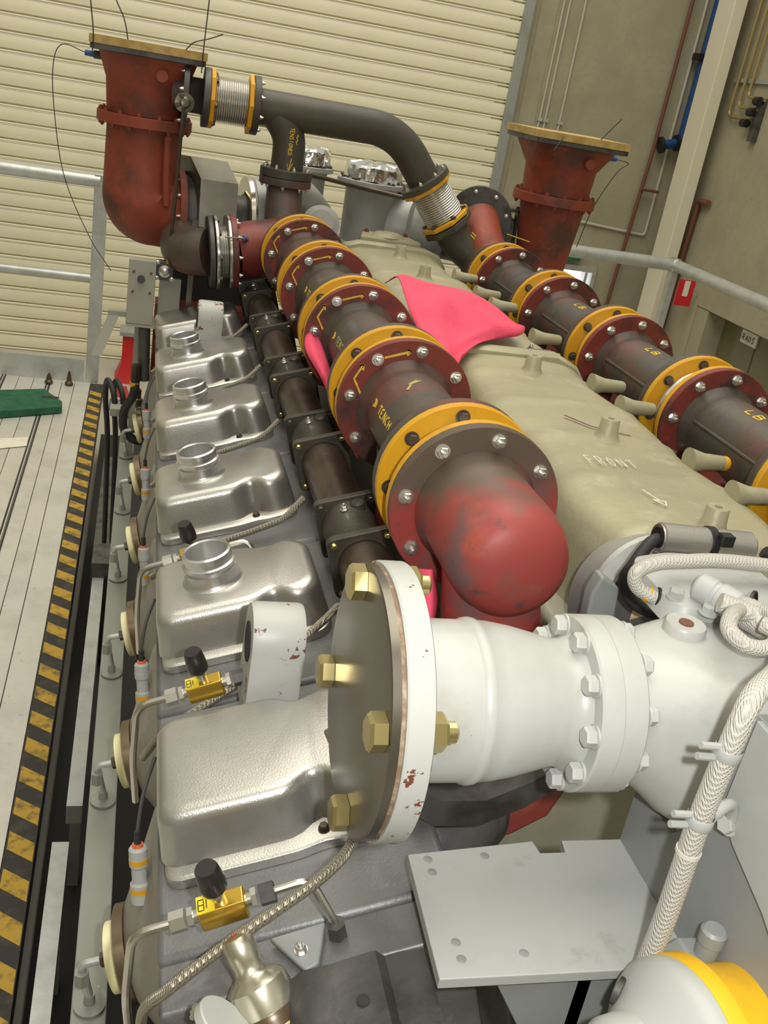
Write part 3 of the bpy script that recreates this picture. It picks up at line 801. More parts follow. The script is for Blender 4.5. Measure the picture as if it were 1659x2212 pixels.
def manifold(x, z, yfs, side, front_y, words):
    n = len(yfs)
    for k in range(n + 1):
        y1 = yfs[k] if k < n else None
        y0 = (yfs[k - 1] + .085) if k else None
        if k == n: break
        t = thing('manifold_section', nth(k, 'pipe section', f'of the {side} exhaust manifold'), 'exhaust pipe', side + ' manifold pipe sections', (x, y1 - .1, z - .06))
        pm = 'cap_red' if (k == 0 and side == 'left') else 'manifold_dark'
        M0 = frame((x, 0, z), (1, 0, 0), (0, 0, -1), (0, 1, 0))
        if k == 0 and side == 'left':
            pr = [(.004, front_y), (.022, front_y + .001), (.038, front_y + .006), (.048, front_y + .014), (.0530, front_y + .028), (.0548, front_y + .048), (.0545, y1 - .012), (.060, y1 - .002), (.060, y1)]
            MB(M0).lathe(pr, 56, None, True, True).build('pipe', pm, t)
        elif k == 0:
            MB(M0).lathe([(.050, front_y), (.050, y1 - .012), (.058, y1)], 48).build('pipe', pm, t)
        else:
            MB(M0).lathe([(.060, y0), (.060, y0 + .002), (.0515, y0 + .014), (.0510, y1 - .018), (.0535, y1 - .010), (.060, y1 - .001), (.060, y1)], 56).build('pipe', pm, t)
            disc(M0, .04, FR, y0 - .0125, y0 - .0002).build('rear_flange', 'manifold_dark', t)
        if side == 'right':
            yy = (y0 + .02) if k else front_y + .02
            MB().tube([(x - .0485, yy, z + .012), (x - .0490, y1 - .02, z + .012)], .0028, 8).build('seam', 'manifold_dark', t)
        fo = disc(M0, .04, FR, y1, y1 + .012).build('flange', 'manifold_red' if k or side == 'right' else 'cap_red', t)
        bolts(NUT, 'nut', fl_frame(x, z, y1), .0715, 8, R(38), fo)
        # port down to the cylinder head
        yp = (y1 - .075) if k else front_y + .062
        MB().loft([[(x + a * .046 * sc + off, yp + b * .040 * sc, zz) for a, b in [(math.cos(2 * PI * j / 24), math.sin(2 * PI * j / 24)) for j in range(24)]] for zz, sc, off in ((z - .03, 1, 0), (z - .09, 1.05, .012 if side == 'left' else -.012), (z - .13, 1.2, .02 if side == 'left' else -.02))]).build('port', 'cap_red' if k == 0 else 'manifold_red', t)
        b = thing('expansion_joint', nth(k, 'yellow ringed expansion joint', f'of the {side} manifold') if k < n - 1 else f'rearmost yellow ringed expansion joint of the {side} manifold', 'expansion joint', side + ' manifold expansion joints', (x, y1 + .04, z - FR))
        bellows_joint(frame((x, y1 + .0122, z), (1, 0, 0), (0, 0, -1), (0, 1, 0)), b, .045, .066, FR, .0095, .0601, 4, 8, -R(38), .0715)
        # paint marks
        if words and k:
            def sf(u, v, y1=y1):
                a = v
                return (Vector((x + .0513 * math.cos(a), y1 - .025 - u, z + .0513 * math.sin(a))), Vector((math.cos(a), 0, math.sin(a))))
            def ff(u, v, y1=y1):
                return (Vector((x + u, y1, z + v)), Vector((0, -1, 0)))
            if side == 'left':
                pale = k == 2 or k >= 3
                for o, (ln, fn, w) in enumerate((
                        ([[(-.040, .052), (-.052, .038), (-.044, .028), (-.028, .018)], [(-.047, .056), (-.040, .052), (-.042, .045)]] if False else
                         [[(-.0525, .002), (-.0690, .030), (-.0600, .0480), (-.0665, .0465), (-.0600, .0480), (-.0595, .0410)]], ff, .0024),
                        ([[(-.036, .0590), (-.004, .0700), (-.011, .0728), (-.004, .0700), (-.009, .0650)]], ff, .0026))):
                    strokes('paint_arrow', 'crayon_yellow', t, ln, fn, w)
                if k <= 3:
                    for q, ch in enumerate('TENCH'):
                        w = [[(.040 + q * .0125 + px * .0115, 2.93 - py * .19) for px, py in ln] for ln in word(ch, 0, 0, 1)]
                        strokes('paint_letter', 'crayon_pale' if k == 2 else 'crayon_yellow', t, w, sf, .0018)
                    strokes('paint_scribble', 'crayon_yellow', t, [[(.020 + .006 * math.cos(a * 2.4), 2.84 + .09 * math.sin(a * 1.9)) for a in range(11)]], sf, .0020)
                    strokes('paint_tick', 'crayon_pale', t, [[(.112, 2.93), (.122, 2.74), (.129, 2.84), (.122, 2.74), (.116, 2.80)]], sf, .0018)
                    if k == 1:
                        strokes('paint_smear', 'crayon_pale', t, [[(.055, 2.05), (.040, 1.9), (.032, 1.65)], [(.040, 1.95), (.030, 1.72)]], sf, .0035)
            elif k in (1, 2, 3):
                for ch, off in (('L', 0), ('B', .9)):
                    for q in range(1):
                        w = [[(.118 - .022 * (1 - px - off) - .045, 1.90 - py * .24) for px, py in ln] for ln in word(ch, 0, 0, 1)]
                        strokes('paint_letter', 'crayon_yellow', t, w, sf, .0022)
LX, LZ, LY = .3255, 1.643, [.826 + D * k for k in range(5)]
RX, RZ, RY = .797, 1.635, [.890 + D * k for k in range(5)]
manifold(LX, LZ, LY, 'left', .692, True)
manifold(RX, RZ, RY, 'right', .56, True)

# --- left rear branch: tee piece to the turbine and up to the crossover
ty = LY[4] + .085
t = thing('branch_tee', 'reddish tee joining left manifold, turbine inlet and upright pipe', 'exhaust pipe', None, (.30, 2.2, 1.58))
M0 = frame((LX, 0, LZ), (1, 0, 0), (0, 0, -1), (0, 1, 0))
disc(M0, .04, FR, ty - .0125, ty - .0002).build('flange', 'manifold_dark', t)
MB(M0).lathe([(.060, ty), (.066, ty + .02), (.070, ty + .06), (.066, ty + .11), (.050, ty + .15), (.02, ty + .165)], 40).build('bend_body', 'manifold_red', t)
MB().tube(bendpath([(.322, 2.20, 1.645), (.25, 2.185, 1.632), (.196, 2.175, 1.620)], .06), [.060] * 8 + [.058], 32).build('side_branch', 'manifold_red', t)
Ms = axis_frame((.198, 2.175, 1.620), (-.97, -.03, -.12))
disc(Ms, .03, .076, 0, .012, 40).build('flange', 'manifold_red', t)
bolts(ZBOLT, 'nut', Ms @ frame((0, 0, 0), (1, 0, 0), (0, -1, 0), (0, 0, -1)), .066, 10, 0, t)
MB().cyl((.303, 2.27, 1.66), (.303, 2.32, 1.757), .040, seg=28).build('upright_stub', 'manifold_dark', t)
Mu = frame((.303, 2.32, 1.755), (1, 0, 0), (0, 1, 0), (0, 0, 1))
disc(Mu, .02, .058, 0, .016, 40).build('flange', 'manifold_dark', t)
MB().cyl((.215, 2.135, 1.655), (.205, 2.115, 1.660), .005, seg=6).build('blue_sensor', 'blue_fitting', t)
MB().cyl((.205, 2.115, 1.660), (.165, 2.09, 1.662), .0016, seg=6).build('sensor_rod', 'stainless', t)
t = thing('expansion_joint', 'bright unpainted expansion joint between left tee and turbine inlet', 'expansion joint', None, (.18, 2.17, 1.55))
bellows_joint(axis_frame((.186, 2.1746, 1.6185), (-.97, -.03, -.12)), t, .03, .056, .076, .007, .034, 4, 8, 0, .066, mring='stainless')
t = thing('turbine_inlet', 'dark turbine inlet pipe below the steel heat shield', 'exhaust pipe', None, (.11, 2.2, 1.55))
Ms = axis_frame((.150, 2.1735, 1.614), (-.97, -.03, -.12))
disc(Ms, .03, .074, 0, .010, 40).build('flange', 'dark_steel', t)
MB().tube(spline([(.142, 2.174, 1.613), (.115, 2.19, 1.607), (.095, 2.24, 1.60), (.09, 2.32, 1.60)], 6), .050, 28).build('pipe', 'manifold_dark', t)

# --- crossover pipe above
CY = 2.32
t = thing('crossover_pipe', 'thick dark crossover pipe bridging both exhaust manifolds', 'exhaust pipe', None, (.4, CY, 1.77))
MB().tube(bendpath([(.222, CY, 1.9085), (.54, CY, 1.905), (.628, CY, 1.800)], .13, 14), .0375, 36).build('pipe', 'pipe_dark', t)
MB().tube(bendpath([(.303, CY, 1.790), (.303, CY, 1.86), (.262, CY, 1.908)], .05, 8), .0360, 32).build('upright_leg', 'pipe_dark', t)
disc(frame((.303, CY, 1.772), (1, 0, 0), (0, 1, 0), (0, 0, 1)), .02, .058, 0, .018, 40).build('lower_flange', 'pipe_dark', t)
bolts(ZBOLT, 'bolt', frame((.303, CY, 1.790), (1, 0, 0), (0, 1, 0), (0, 0, 1)), .050, 8, .2, t)
bolts(ZBOLT, 'nut', frame((.303, CY, 1.755), (1, 0, 0), (0, -1, 0), (0, 0, -1)), .050, 8, .2, t)
ML = frame((.213, CY, 1.9088), (0, 1, 0), (0, 0, 1), (1, 0, 0))
disc(ML, .02, .060, 0, .014, 40).build('left_flange', 'pipe_dark', t)
bolts(ZBOLT, 'bolt', ML @ Matrix.Translation((0, 0, .014)), .051, 8, .4, t)
dirb = Vector((.066, 0, -.0785)).normalized()
pR = Vector((.622, CY, 1.8072))
MR_ = axis_frame(pR - dirb * .008, dirb)
disc(MR_, .02, .060, 0, .014, 40).build('right_flange', 'pipe_dark', t)
bolts(ZBOLT, 'bolt', MR_ @ frame((0, 0, 0), (1, 0, 0), (0, -1, 0), (0, 0, -1)), .051, 8, .4, t)
def up_sf(u, v):      # front of the upright leg
    a = -PI / 2 + u
    return (Vector((.303 + .0362 * math.cos(a), CY + .0362 * math.sin(a), 1.80 + v)), Vector((math.cos(a), math.sin(a), 0)))
for q, ch in enumerate('TENSIONED'):
    w = [[(-.15 + py * .22, .078 - (q * .95 + px) * .0068) for px, py in ln] for ln in word(ch, 0, 0, 1)]
    strokes('paint_letter', 'crayon_yellow', t, w, up_sf, .0014)
strokes('paint_arrow', 'crayon_yellow', t, [[(.10, .016), (-.02, -.012), (-.14, .004), (-.02, -.012), (.20, .006)]], up_sf, .0018)
strokes('paint_scribble', 'crayon_yellow', t, [[(.30 + .06 * math.sin(i * 2.1), .066 - .003 * i) for i in range(8)]], up_sf, .0018)
t = thing('expansion_joint', 'yellow ringed expansion joint joining left turbo outlet to crossover pipe', 'expansion joint', None, (.16, CY, 1.84))
MLb = frame((.122, CY, 1.9085), (0, 1, 0), (0, 0, 1), (1, 0, 0))
bellows_joint(MLb, t, .02, .047, .060, .010, .091, 15, 0, 0, .05, sides=8)
bolts(DBOLT, 'bolt', MLb @ Matrix.Translation((0, 0, .010)), .050, 6, .2, t)
t = thing('expansion_joint', 'slanted yellow ringed expansion joint joining crossover pipe to right manifold', 'expansion joint', None, (.66, CY, 1.72))
MRb = axis_frame(pR + dirb * .0062, dirb)
bellows_joint(MRb, t, .02, .047, .060, .010, .099, 15, 0, 0, .05, sides=8)
bolts(DBOLT, 'bolt', MRb @ Matrix.Translation((0, 0, .089)) @ frame((0, 0, 0), (1, 0, 0), (0, -1, 0), (0, 0, -1)), .050, 6, .2, t)

# --- right rear branch
t = thing('branch_tee', 'dark tee joining right manifold, slanted joint and right turbine', 'exhaust pipe', None, (.79, 2.25, 1.58))
M0 = frame((RX, 0, RZ), (1, 0, 0), (0, 0, -1), (0, 1, 0))
ty = RY[4] + .085
disc(M0, .04, FR, ty - .0125, ty - .0002).build('flange', 'manifold_dark', t)
MB(M0).lathe([(.060, ty), (.062, ty + .04), (.062, ty + .11), (.045, ty + .15), (.01, ty + .16)], 36).build('bend_body', 'manifold_dark', t)
pe = pR + dirb * .108
disc(axis_frame(pe, dirb), .02, .060, 0, .014, 8).build('flange', 'pipe_dark', t)
MB().tube([pe + dirb * .01, pe + dirb * .06, Vector((RX, 2.29, RZ))], .040, 28).build('slanted_branch', 'pipe_dark', t)
Mb = axis_frame((.795, 2.40, 1.735), (.35, .90, .05))
disc(Mb, .02, .078, -.012, 0, 40).build('inlet_flange', 'dark_steel', t)
bolts(ZBOLT, 'nut', Mb @ frame((0, 0, -.012), (1, 0, 0), (0, -1, 0), (0, 0, -1)), .066, 8, .3, t)
MB().tube(spline([(.80, 2.28, 1.66), (.79, 2.32, 1.69), (.793, 2.395, 1.733)], 6), .048, 24).build('inlet_bend', 'turbo_red', t)
strokes('paint_mark', 'crayon_yellow', t, [[(0, 0), (.012, -.008)], [(.002, .006), (.014, -.002)]], lambda u, v: (Vector((.735 + u, 2.26, 1.712 + v)), Vector((-.3, -.8, .5)).normalized()), .003)
MB().cyl((.85, 2.34, 1.715), (.91, 2.335, 1.705), .0022, seg=6).build('sensor_rod', 'brass', t)

# ================================================================== INTAKE PLENUM BETWEEN THE MANIFOLDS
PC = .5625
def plen_section(y, zt, hw, drop):
    prof = [(-1.0, -.12), (-1.0, -.045), (-.96, -.022), (-.88, -.009), (-.70, -.002), (-.35, 0), (0, .001), (.35, 0), (.70, -.003), (.88, -.010), (.96, -.022), (1.0, -.045), (1.0, -.12)]
    return [(PC + a * hw, y, zt + b - (drop if b > -.1 else 0)) for a, b in prof]
def plen_body(y0, y1, n, front_drop=0, back_drop=0, ph=0):
    out = []
    for i in range(n + 1):
        y = y0 + (y1 - y0) * i / n
        wv = math.cos(2 * PI * (y - ph) / .266)
        rib = math.exp(-((((y - ph + .04) / .133) % 1 - .5) / .10) ** 2)
        d = 0
        if front_drop: d += front_drop * max(0, 1 - (y - y0) / .07) ** 2.2
        if back_drop: d += back_drop * max(0, 1 - (y1 - y) / .05) ** 2.2
        out.append(plen_section(y, 1.649 + .0035 * rib, .112 + .006 * wv, d))
    return out
t = thing('intake_plenum', 'nearer tan grey cast intake plenum between the manifolds', 'intake plenum', 'cast intake plenums', (PC, 1.1, 1.53))
MB().loft(plen_body(.735, 1.415, 60, .055, 0, .90)).build('casting', 'plenum', t, 50)
MB().loft([[(PC + a * .142 * s, y, 1.53 + b * s) for a, b in ((-1, 0), (-1, .075), (-.8, .112), (-.55, .128), (.55, .128), (.8, .112), (1, .075), (1, 0))] for y, s in ((1.412, .97), (1.418, 1), (1.438, 1), (1.443, .97))]).build('rear_rim', 'plenum', t, 35)
def boss(par, y, top=1.676):
    MB().lathe([(.022, 1.647), (.0165, 1.651), (.0125, 1.659), (.0112, top - .001), (.0105, top), (.004, top), (.004, top - .006)], 24, Matrix.Translation((PC, y, 0))).build('boss', 'plenum', par, 40)
def stub(par, y, L):
    MB().lathe([(.016, 0), (.0105, .020), (.0088, L - .003), (.0070, L)], 20, frame((.650, y, 1.648), (0, 1, 0), (0, 0, 1), (1, 0, 0))).build('stub', 'plenum', par, 40)
for y in (.796, 1.054, 1.326): boss(t, y)
for y in (.905, 1.005, 1.205, 1.305): stub(t, y, .053)
MB().lathe([(.0092, .046), (.0091, .0505), (.0074, .0535)], 20, frame((.650, 1.005, 1.648), (0, 1, 0), (0, 0, 1), (1, 0, 0))).build('stub_paint', 'yellow_paint', t)
def top_sf(u, v):
    return (Vector((u, v, 1.6525)), Vector((0, 0, 1)))
for i, ch in enumerate('FRONT'):
    w = [[(.500 + i * .0125 + px * .009, .955 + py * .024 - i * .001) for px, py in ln] for ln in word(ch, 0, 0, 1)]
    strokes('chalk_letter', 'chalk', t, w, top_sf, .0009, .0004)
strokes('chalk_arrow', 'chalk', t, [[(.530, .886), (.537, .858), (.530, .861), (.538, .846), (.543, .858), (.537, .858)]], top_sf, .0013, .0004)
strokes('rust_scratch', 'rust_pipe', t, [[(.535, 1.125), (.556, 1.09), (.580, 1.075), (.60, 1.065)]], top_sf, .0035, .0003)
t2 = thing('intake_plenum', 'farther tan grey cast intake plenum behind the pink cloth', 'intake plenum', 'cast intake plenums', (PC, 1.9, 1.53))
MB().loft(plen_body(1.475, 2.275, 64, .02, 0, 1.72)).build('casting', 'plenum', t2, 50)
MB().loft([[(PC + a * .132 * s, y, 1.53 + b * s) for a, b in ((-1, 0), (-1, .095), (-.85, .122), (-.6, .132), (.6, .132), (.85, .122), (1, .095), (1, 0))] for y, s in ((2.272, .97), (2.278, 1), (2.300, 1), (2.305, .97))]).build('rear_rim', 'plenum', t2, 35)
for y in (1.721, 1.979, 2.20): boss(t2, y)
for y in (1.565, 1.80, 1.90, 2.06): stub(t2, y, .053)
MB().prism([(-.075, -.02), (.075, -.02), (.058, .05), (.045, .065), (-.045, .065), (-.058, .05)], 1.60, 1.672, Matrix.Translation((PC, 2.325, 0))).build('end_cover', 'plenum', t2, 35, .006)
MB().lathe([(.04, 1.672), (.03, 1.679), (.012, 1.682)], 24, Matrix.Translation((PC, 2.345, 0))).build('end_dome', 'plenum', t2)
for x in (-.048, .048):
    inst(RBOLT, 'bolt', Matrix.Translation((PC + x, 2.37, 1.672)), t2)
# link bracket between the plenums
t = thing('link_bracket', 'small zinc link bracket bridging the two intake plenums', 'bracket', None, (.63, 1.455, 1.645))
MB().box(.605, .645, 1.451, 1.466, 1.648, 1.653, ).build('bar', 'zinc', t)
inst(ZBOLT, 'bolt', Matrix.Translation((.609, 1.459, 1.653)), t)
MB().cyl((.648, 1.459, 1.645), (.660, 1.459, 1.645), .006, seg=8).build('brass_plug', 'brass', t)

# --- front end of the plenum: round housing, patches
t = thing('front_housing', 'round dark front housing with grey rim at the end of plenum', 'housing', None, (.48, .70, 1.5))
Mh = axis_frame((.492, .728, 1.592), (-.10, -.90, .42))
MB(Mh).lathe([(.075, -.05), (.075, .0), (.072, .004), (.060, .006), (.056, .004), (.056, -.03)], 44, None, True, True).build('rim', 'grey_casting', t)
MB(Mh).lathe([(.0555, -.012), (.054, -.010), (.02, -.008), (.008, -.008)], 40).build('disc', 'engine_dark', t)
MB(Mh).prism([(-.002, .01), (.022, .062), (.042, .052), (.012, .004)], -.006, .003).build('web', 'grey_casting', t, 35, .002)
MB().prism([(.408, 1.640), (.428, 1.628), (.432, 1.590), (.420, 1.560), (.404, 1.585), (.402, 1.622)], .705, .722, frame((0, 0, 0), (1, 0, 0), (0, 0, 1), (0, -1, 0)) @ Matrix.Translation((0, 0, -1.427))).build('chipped_corner', 'paint_grey_dark', t, 35, .003)
inst(make_bolt(.007, .0065, .006, 0, 0, 'yellow_paint'), 'bolt', axis_frame((.578, .70, 1.632), (-.1, -.8, .6)), t)
MB().box(.54, .60, .70, .735, 1.55, 1.628).build('lug', 'engine_dark', t, 35, .006)

# ================================================================== PINK CLOTH
def cloth(name, label, P, thick=.0015, sub=4, fold=0):
    nu, nv = len(P), len(P[0])
    G = []
    for row in P: G.append(spline(row, sub))
    cols = [spline([G[i][j] for i in range(nu)], sub) for j in range(len(G[0]))]
    vs = []; fs = []
    m, n = len(cols), len(cols[0])
    for a_, c in enumerate(cols): vs += [(p[0], p[1], p[2] + fold * math.sin(a_ * .75 + b_ * .35) * math.sin(b_ * .22 + .6)) for b_, p in enumerate(c)]
    for a in range(m - 1):
        for b in range(n - 1):
            fs.append((a * n + b, a * n + b + 1, (a + 1) * n + b + 1, (a + 1) * n + b))
    mb = MB(); mb.add(vs, fs)
    o = mb.build(name, 'pink_cloth', None, 80)
    sd = o.modifiers.new('solid', 'SOLIDIFY'); sd.thickness = thick
    return tag(o, label, 'cloth', 'pink cloths tucked in the engine')
cloth('rag', 'large pink cloth draped over plenums beside the left manifold',
      [[(.405, 1.66, 1.690), (.45, 1.69, 1.700), (.52, 1.66, 1.693), (.585, 1.58, 1.682), (.605, 1.545, 1.672)],
       [(.405, 1.58, 1.712), (.45, 1.60, 1.718), (.52, 1.58, 1.704), (.585, 1.53, 1.690), (.612, 1.515, 1.672)],
       [(.403, 1.50, 1.700), (.445, 1.50, 1.712), (.50, 1.50, 1.690), (.555, 1.49, 1.686), (.600, 1.485, 1.666)],
       [(.404, 1.43, 1.680), (.435, 1.42, 1.690), (.470, 1.41, 1.672), (.520, 1.44, 1.680), (.560, 1.462, 1.664)],
       [(.406, 1.34, 1.655), (.425, 1.33, 1.668), (.445, 1.345, 1.658), (.475, 1.38, 1.664), (.505, 1.41, 1.660)],
       [(.409, 1.25, 1.60), (.415, 1.24, 1.625), (.421, 1.25, 1.640), (.435, 1.29, 1.655), (.452, 1.33, 1.655)]], fold=.006)
cloth('rag', 'pink cloth hanging between left manifold and the brown water rail',
      [[(.246, 1.445, 1.652), (.250, 1.435, 1.655), (.262, 1.43, 1.645)],
       [(.240, 1.40, 1.630), (.252, 1.39, 1.632), (.272, 1.40, 1.625)],
       [(.262, 1.36, 1.600), (.270, 1.345, 1.600), (.282, 1.36, 1.60)],
       [(.282, 1.30, 1.565), (.289, 1.285, 1.563), (.298, 1.30, 1.57)],
       [(.300, 1.24, 1.535), (.305, 1.235, 1.530), (.312, 1.25, 1.535)]])
cloth('rag', 'scrap of pink cloth poking out behind the blanked flange',
      [[(.262, .78, 1.60), (.270, .76, 1.61), (.280, .78, 1.60)], [(.256, .76, 1.58), (.268, .735, 1.585), (.283, .76, 1.58)], [(.262, .75, 1.55), (.270, .73, 1.552), (.280, .75, 1.55)]])

# ================================================================== TURBOCHARGERS AND OUTLETS
def rrect(hx, hy, r, z, cx, cy, n=8):
    P = []
    for a0, sx, sy in ((0, 1, 1), (.5 * PI, -1, 1), (PI, -1, -1), (1.5 * PI, 1, -1)):
        for i in range(n):
            a = a0 + .5 * PI * i / (n - 1)
            P.append((cx + sx * (hx - r) + r * math.cos(a), cy + sy * (hy - r) + r * math.sin(a), z))
    return P
def outlet(side, cx, cy, zt, zm, zb, turn):
    t = thing('turbo_outlet', f'tall rust red exhaust outlet of the {side} turbocharger', 'exhaust outlet', 'turbocharger exhaust outlets', (cx, cy, zb))
    W = .118
    MB().loft([rrect(W - .012, W - .012, .01, zt - .024, cx, cy), rrect(W - .002, W - .002, .01, zt - .022, cx, cy), rrect(W - .002, W - .002, .01, zt - .012, cx, cy)]).build('top_flange', 'dark_steel', t)
    MB().loft([rrect(.100, .100, .03, zt - .024, cx, cy), rrect(.094, .094, .05, zt - .045, cx, cy), rrect(.086, .086, .08, zt - .075, cx, cy), rrect(.082, .082, .08, zm + .012, cx, cy)]).build('upper_body', 'turbo_red', t)
    fo = disc(Matrix.Translation((cx, cy, zm)), .05, .102, -.011, .011, 40).build('mid_flange', 'turbo_red', t)
    bolts(RBOLT, 'bolt', Matrix.Translation((cx, cy, zm + .011)), .094, 14, .1, fo)
    bolts(RBOLT, 'nut', Matrix.Translation((cx, cy, zm - .011)) @ frame((0, 0, 0), (1, 0, 0), (0, -1, 0), (0, 0, -1)), .094, 14, .1, fo)
    path = bendpath([(cx, cy, zm - .005), (cx, cy, zb + .012), (cx + turn * .085 + .004, cy + .012, zb + .002)], .085, 12) if turn else [Vector((cx, cy, zm - .005 - i * .024)) for i in range(12)]
    rads = [.080 + .008 * math.sin(PI * i / (len(path) - 1)) for i in range(len(path))] if turn else [.082 - .0028 * i for i in range(12)]
    MB().tube(path, rads, 40).build('volute', 'turbo_red', t)
    if side == 'left':
        MB().tube([(cx + .05, cy - .072, zm - .02), (cx + .053, cy - .078, zb + .09), (cx + .058, cy - .076, zb + .03)], .008, 10).build('rib', 'turbo_red', t)
    MB().lathe([(.012, 0), (.012, .012)], 14, axis_frame((cx + .03, cy - .092, zt - .055), (0, -1, .1))).build('plug_boss', 'turbo_red', t)
    s = -1 if side == 'left' else 1
    MB().cyl((cx + s * .092, cy - .02, zt - .036), (cx + s * .112, cy - .02, zt - .036), .008, seg=8).build('probe_boss', 'dark_steel', t)
    MB().cyl((cx + s * .112, cy - .02, zt - .036), (cx + s * .130, cy - .02, zt - .035), .006, seg=8).build('probe', 'blue_fitting', t)
    pb = Vector((cx + s * .13, cy - .02, zt - .035))
    if side == 'left':
        lead = [pb, pb + Vector((-.045, 0, .008)), pb + Vector((-.062, 0, -.03)), pb + Vector((-.058, 0, -.12)), pb + Vector((-.03, -.04, -.25)), pb + Vector((.03, -.10, -.36)), pb + Vector((.08, -.14, -.42))]
    else:
        lead = [pb, pb + Vector((.035, 0, -.006)), pb + Vector((.01, 0, -.03)), pb + Vector((-.03, 0, -.12)), pb + Vector((-.05, 0, -.22))]
    MB().tube(spline(lead, 8), .0011, 6).build('probe_lead', 'wire', t)
    b = thing('cover_board', f'plywood board closing the {side} exhaust outlet, tied with wire', 'board', 'plywood boards on the outlets', (cx, cy, zt))
    MB().loft([rrect(W, W, .004, zt - .0118, cx, cy), rrect(W, W, .004, zt + .004, cx, cy)]).build('board', 'plywood', b)
    return t, b
tl, b = outlet('left', -.008, 2.40, 1.990, 1.838, 1.645, 1)
for pts in ([(-.118, 2.285, 1.96), (-.118, 2.28, 2.0), (-.13, 2.28, 2.10), (-.14, 2.3, 2.3)], [(-.05, 2.30, 1.99), (-.06, 2.30, 2.03), (-.09, 2.3, 2.10), (-.12, 2.3, 2.3)], [(.10, 2.285, 1.955), (.10, 2.28, 2.0), (.104, 2.28, 2.14), (.104, 2.3, 2.35)], [(.062, 2.29, 1.99), (.08, 2.29, 2.01), (.11, 2.3, 2.022), (.138, 2.3, 2.035)]):
    MB().tube(spline(pts, 6), .0014, 6).build('tie_wire', 'wire', b)
tr, b = outlet('right', .982, 2.42, 1.955, 1.805, 1.60, 0)
for pts in ([(.915, 2.30, 1.935), (.92, 2.29, 1.952), (.90, 2.28, 1.92)], [(1.02, 2.31, 1.958), (1.04, 2.31, 1.985), (1.06, 2.31, 2.01)]):
    MB().tube(spline(pts, 5), .0014, 6).build('tie_wire', 'wire', b)
# stub towards the crossover on the left outlet
MB().tube([(.055, 2.345, 1.9085), (.098, 2.33, 1.9085), (.108, 2.32, 1.9085)], .036, 28).build('side_stub', 'manifold_dark', tl)
Mz = frame((.108, CY, 1.9085), (0, 1, 0), (0, 0, 1), (1, 0, 0))
disc(Mz, .02, .060, 0, .0135, 40).build('stub_flange', 'dark_steel', tl)
disc(frame((.066, 2.335, 1.9085), (0, 1, 0), (0, 0, 1), (1, .1, 0)), .02, .066, 0, .012, 40).build('stub_flange', 'dark_steel', tl)
bolts(ZBOLT, 'bolt', frame((.066, 2.335, 1.9085), (0, -1, 0), (0, 0, 1), (-1, 0, 0)), .055, 8, .2, tl)
# turbine flange with bolts, on the volute
Mt = axis_frame((.070, 2.412, 1.647), (.97, .12, .0))
disc(Mt, .03, .098, 0, .016, 44).build('turbine_flange', 'turbo_red', tl)
bolts(ZBOLT, 'bolt', Mt @ frame((0, 0, 0), (1, 0, 0), (0, -1, 0), (0, 0, -1)), .088, 12, .1, tl)

t = thing('turbocharger', 'left turbocharger body between red outlet and silver compressor housing', 'turbocharger', None, (.2, 2.45, 1.5))
Mt = axis_frame((.082, 2.42, 1.645), (1, .12, .03))
MB(Mt).lathe([(.085, 0), (.095, .02), (.090, .06), (.06, .085), (.055, .14), (.06, .15)], 36).build('turbine_housing', 'dark_steel', t)
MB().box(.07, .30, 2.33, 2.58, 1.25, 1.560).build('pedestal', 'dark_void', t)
MB().box(.04, .24, 2.26, 2.33, 1.25, 1.470).build('pedestal_step', 'turbo_red', t)
MB(Mt).lathe([(.06, .150), (.085, .152), (.085, .162), (.10, .165), (.104, .20), (.095, .235), (.06, .245)], 40).build('compressor_housing', 'grey_casting', t)
MB(Mt).lathe([(.060, .148), (.100, .149), (.103, .158), (.098, .166), (.07, .166)], 40, None, False, False).build('clamp_band', 'stainless', t)
MB().tube(spline([(.30, 2.46, 1.73), (.36, 2.50, 1.71), (.42, 2.58, 1.66)], 6), .05, 24).build('compressor_outlet', 'grey_casting', t)
MB().tube(spline([(.225, 2.38, 1.72), (.238, 2.36, 1.70), (.240, 2.36, 1.65), (.236, 2.36, 1.60)], 6), .005, 8).build('oil_line', 'copper', t)
hs = thing('heat_shield', 'bent dull steel heat shield over the left turbine', 'heat shield', None, (.14, 2.38, 1.6))
profs = [(2.50, 1.770), (2.40, 1.778), (2.325, 1.742), (2.315, 1.640)]
inner = [(y + .004, z - .005) for y, z in profs]
poly = profs + inner[::-1]
sk = lambda y: -.30 * (y - 2.33)
MB().loft([[(x + sk(y), y, z) for y, z in poly] for x in (.118, .200)]).build('sheet', 'shield_steel', hs, 20)
MB().loft([[(x + sk(y), y, z) for y, z in ((2.50, 1.766), (2.40, 1.774), (2.328, 1.739), (2.319, 1.60), (2.36, 1.58), (2.50, 1.60))] for x in (.118, .121)]).build('side_plate', 'shield_steel', hs, 20)
MB().box(.106, .118, 2.26, 2.272, 1.46, 1.66, Matrix.Identity(4)).build('stay', 'shield_steel', hs)

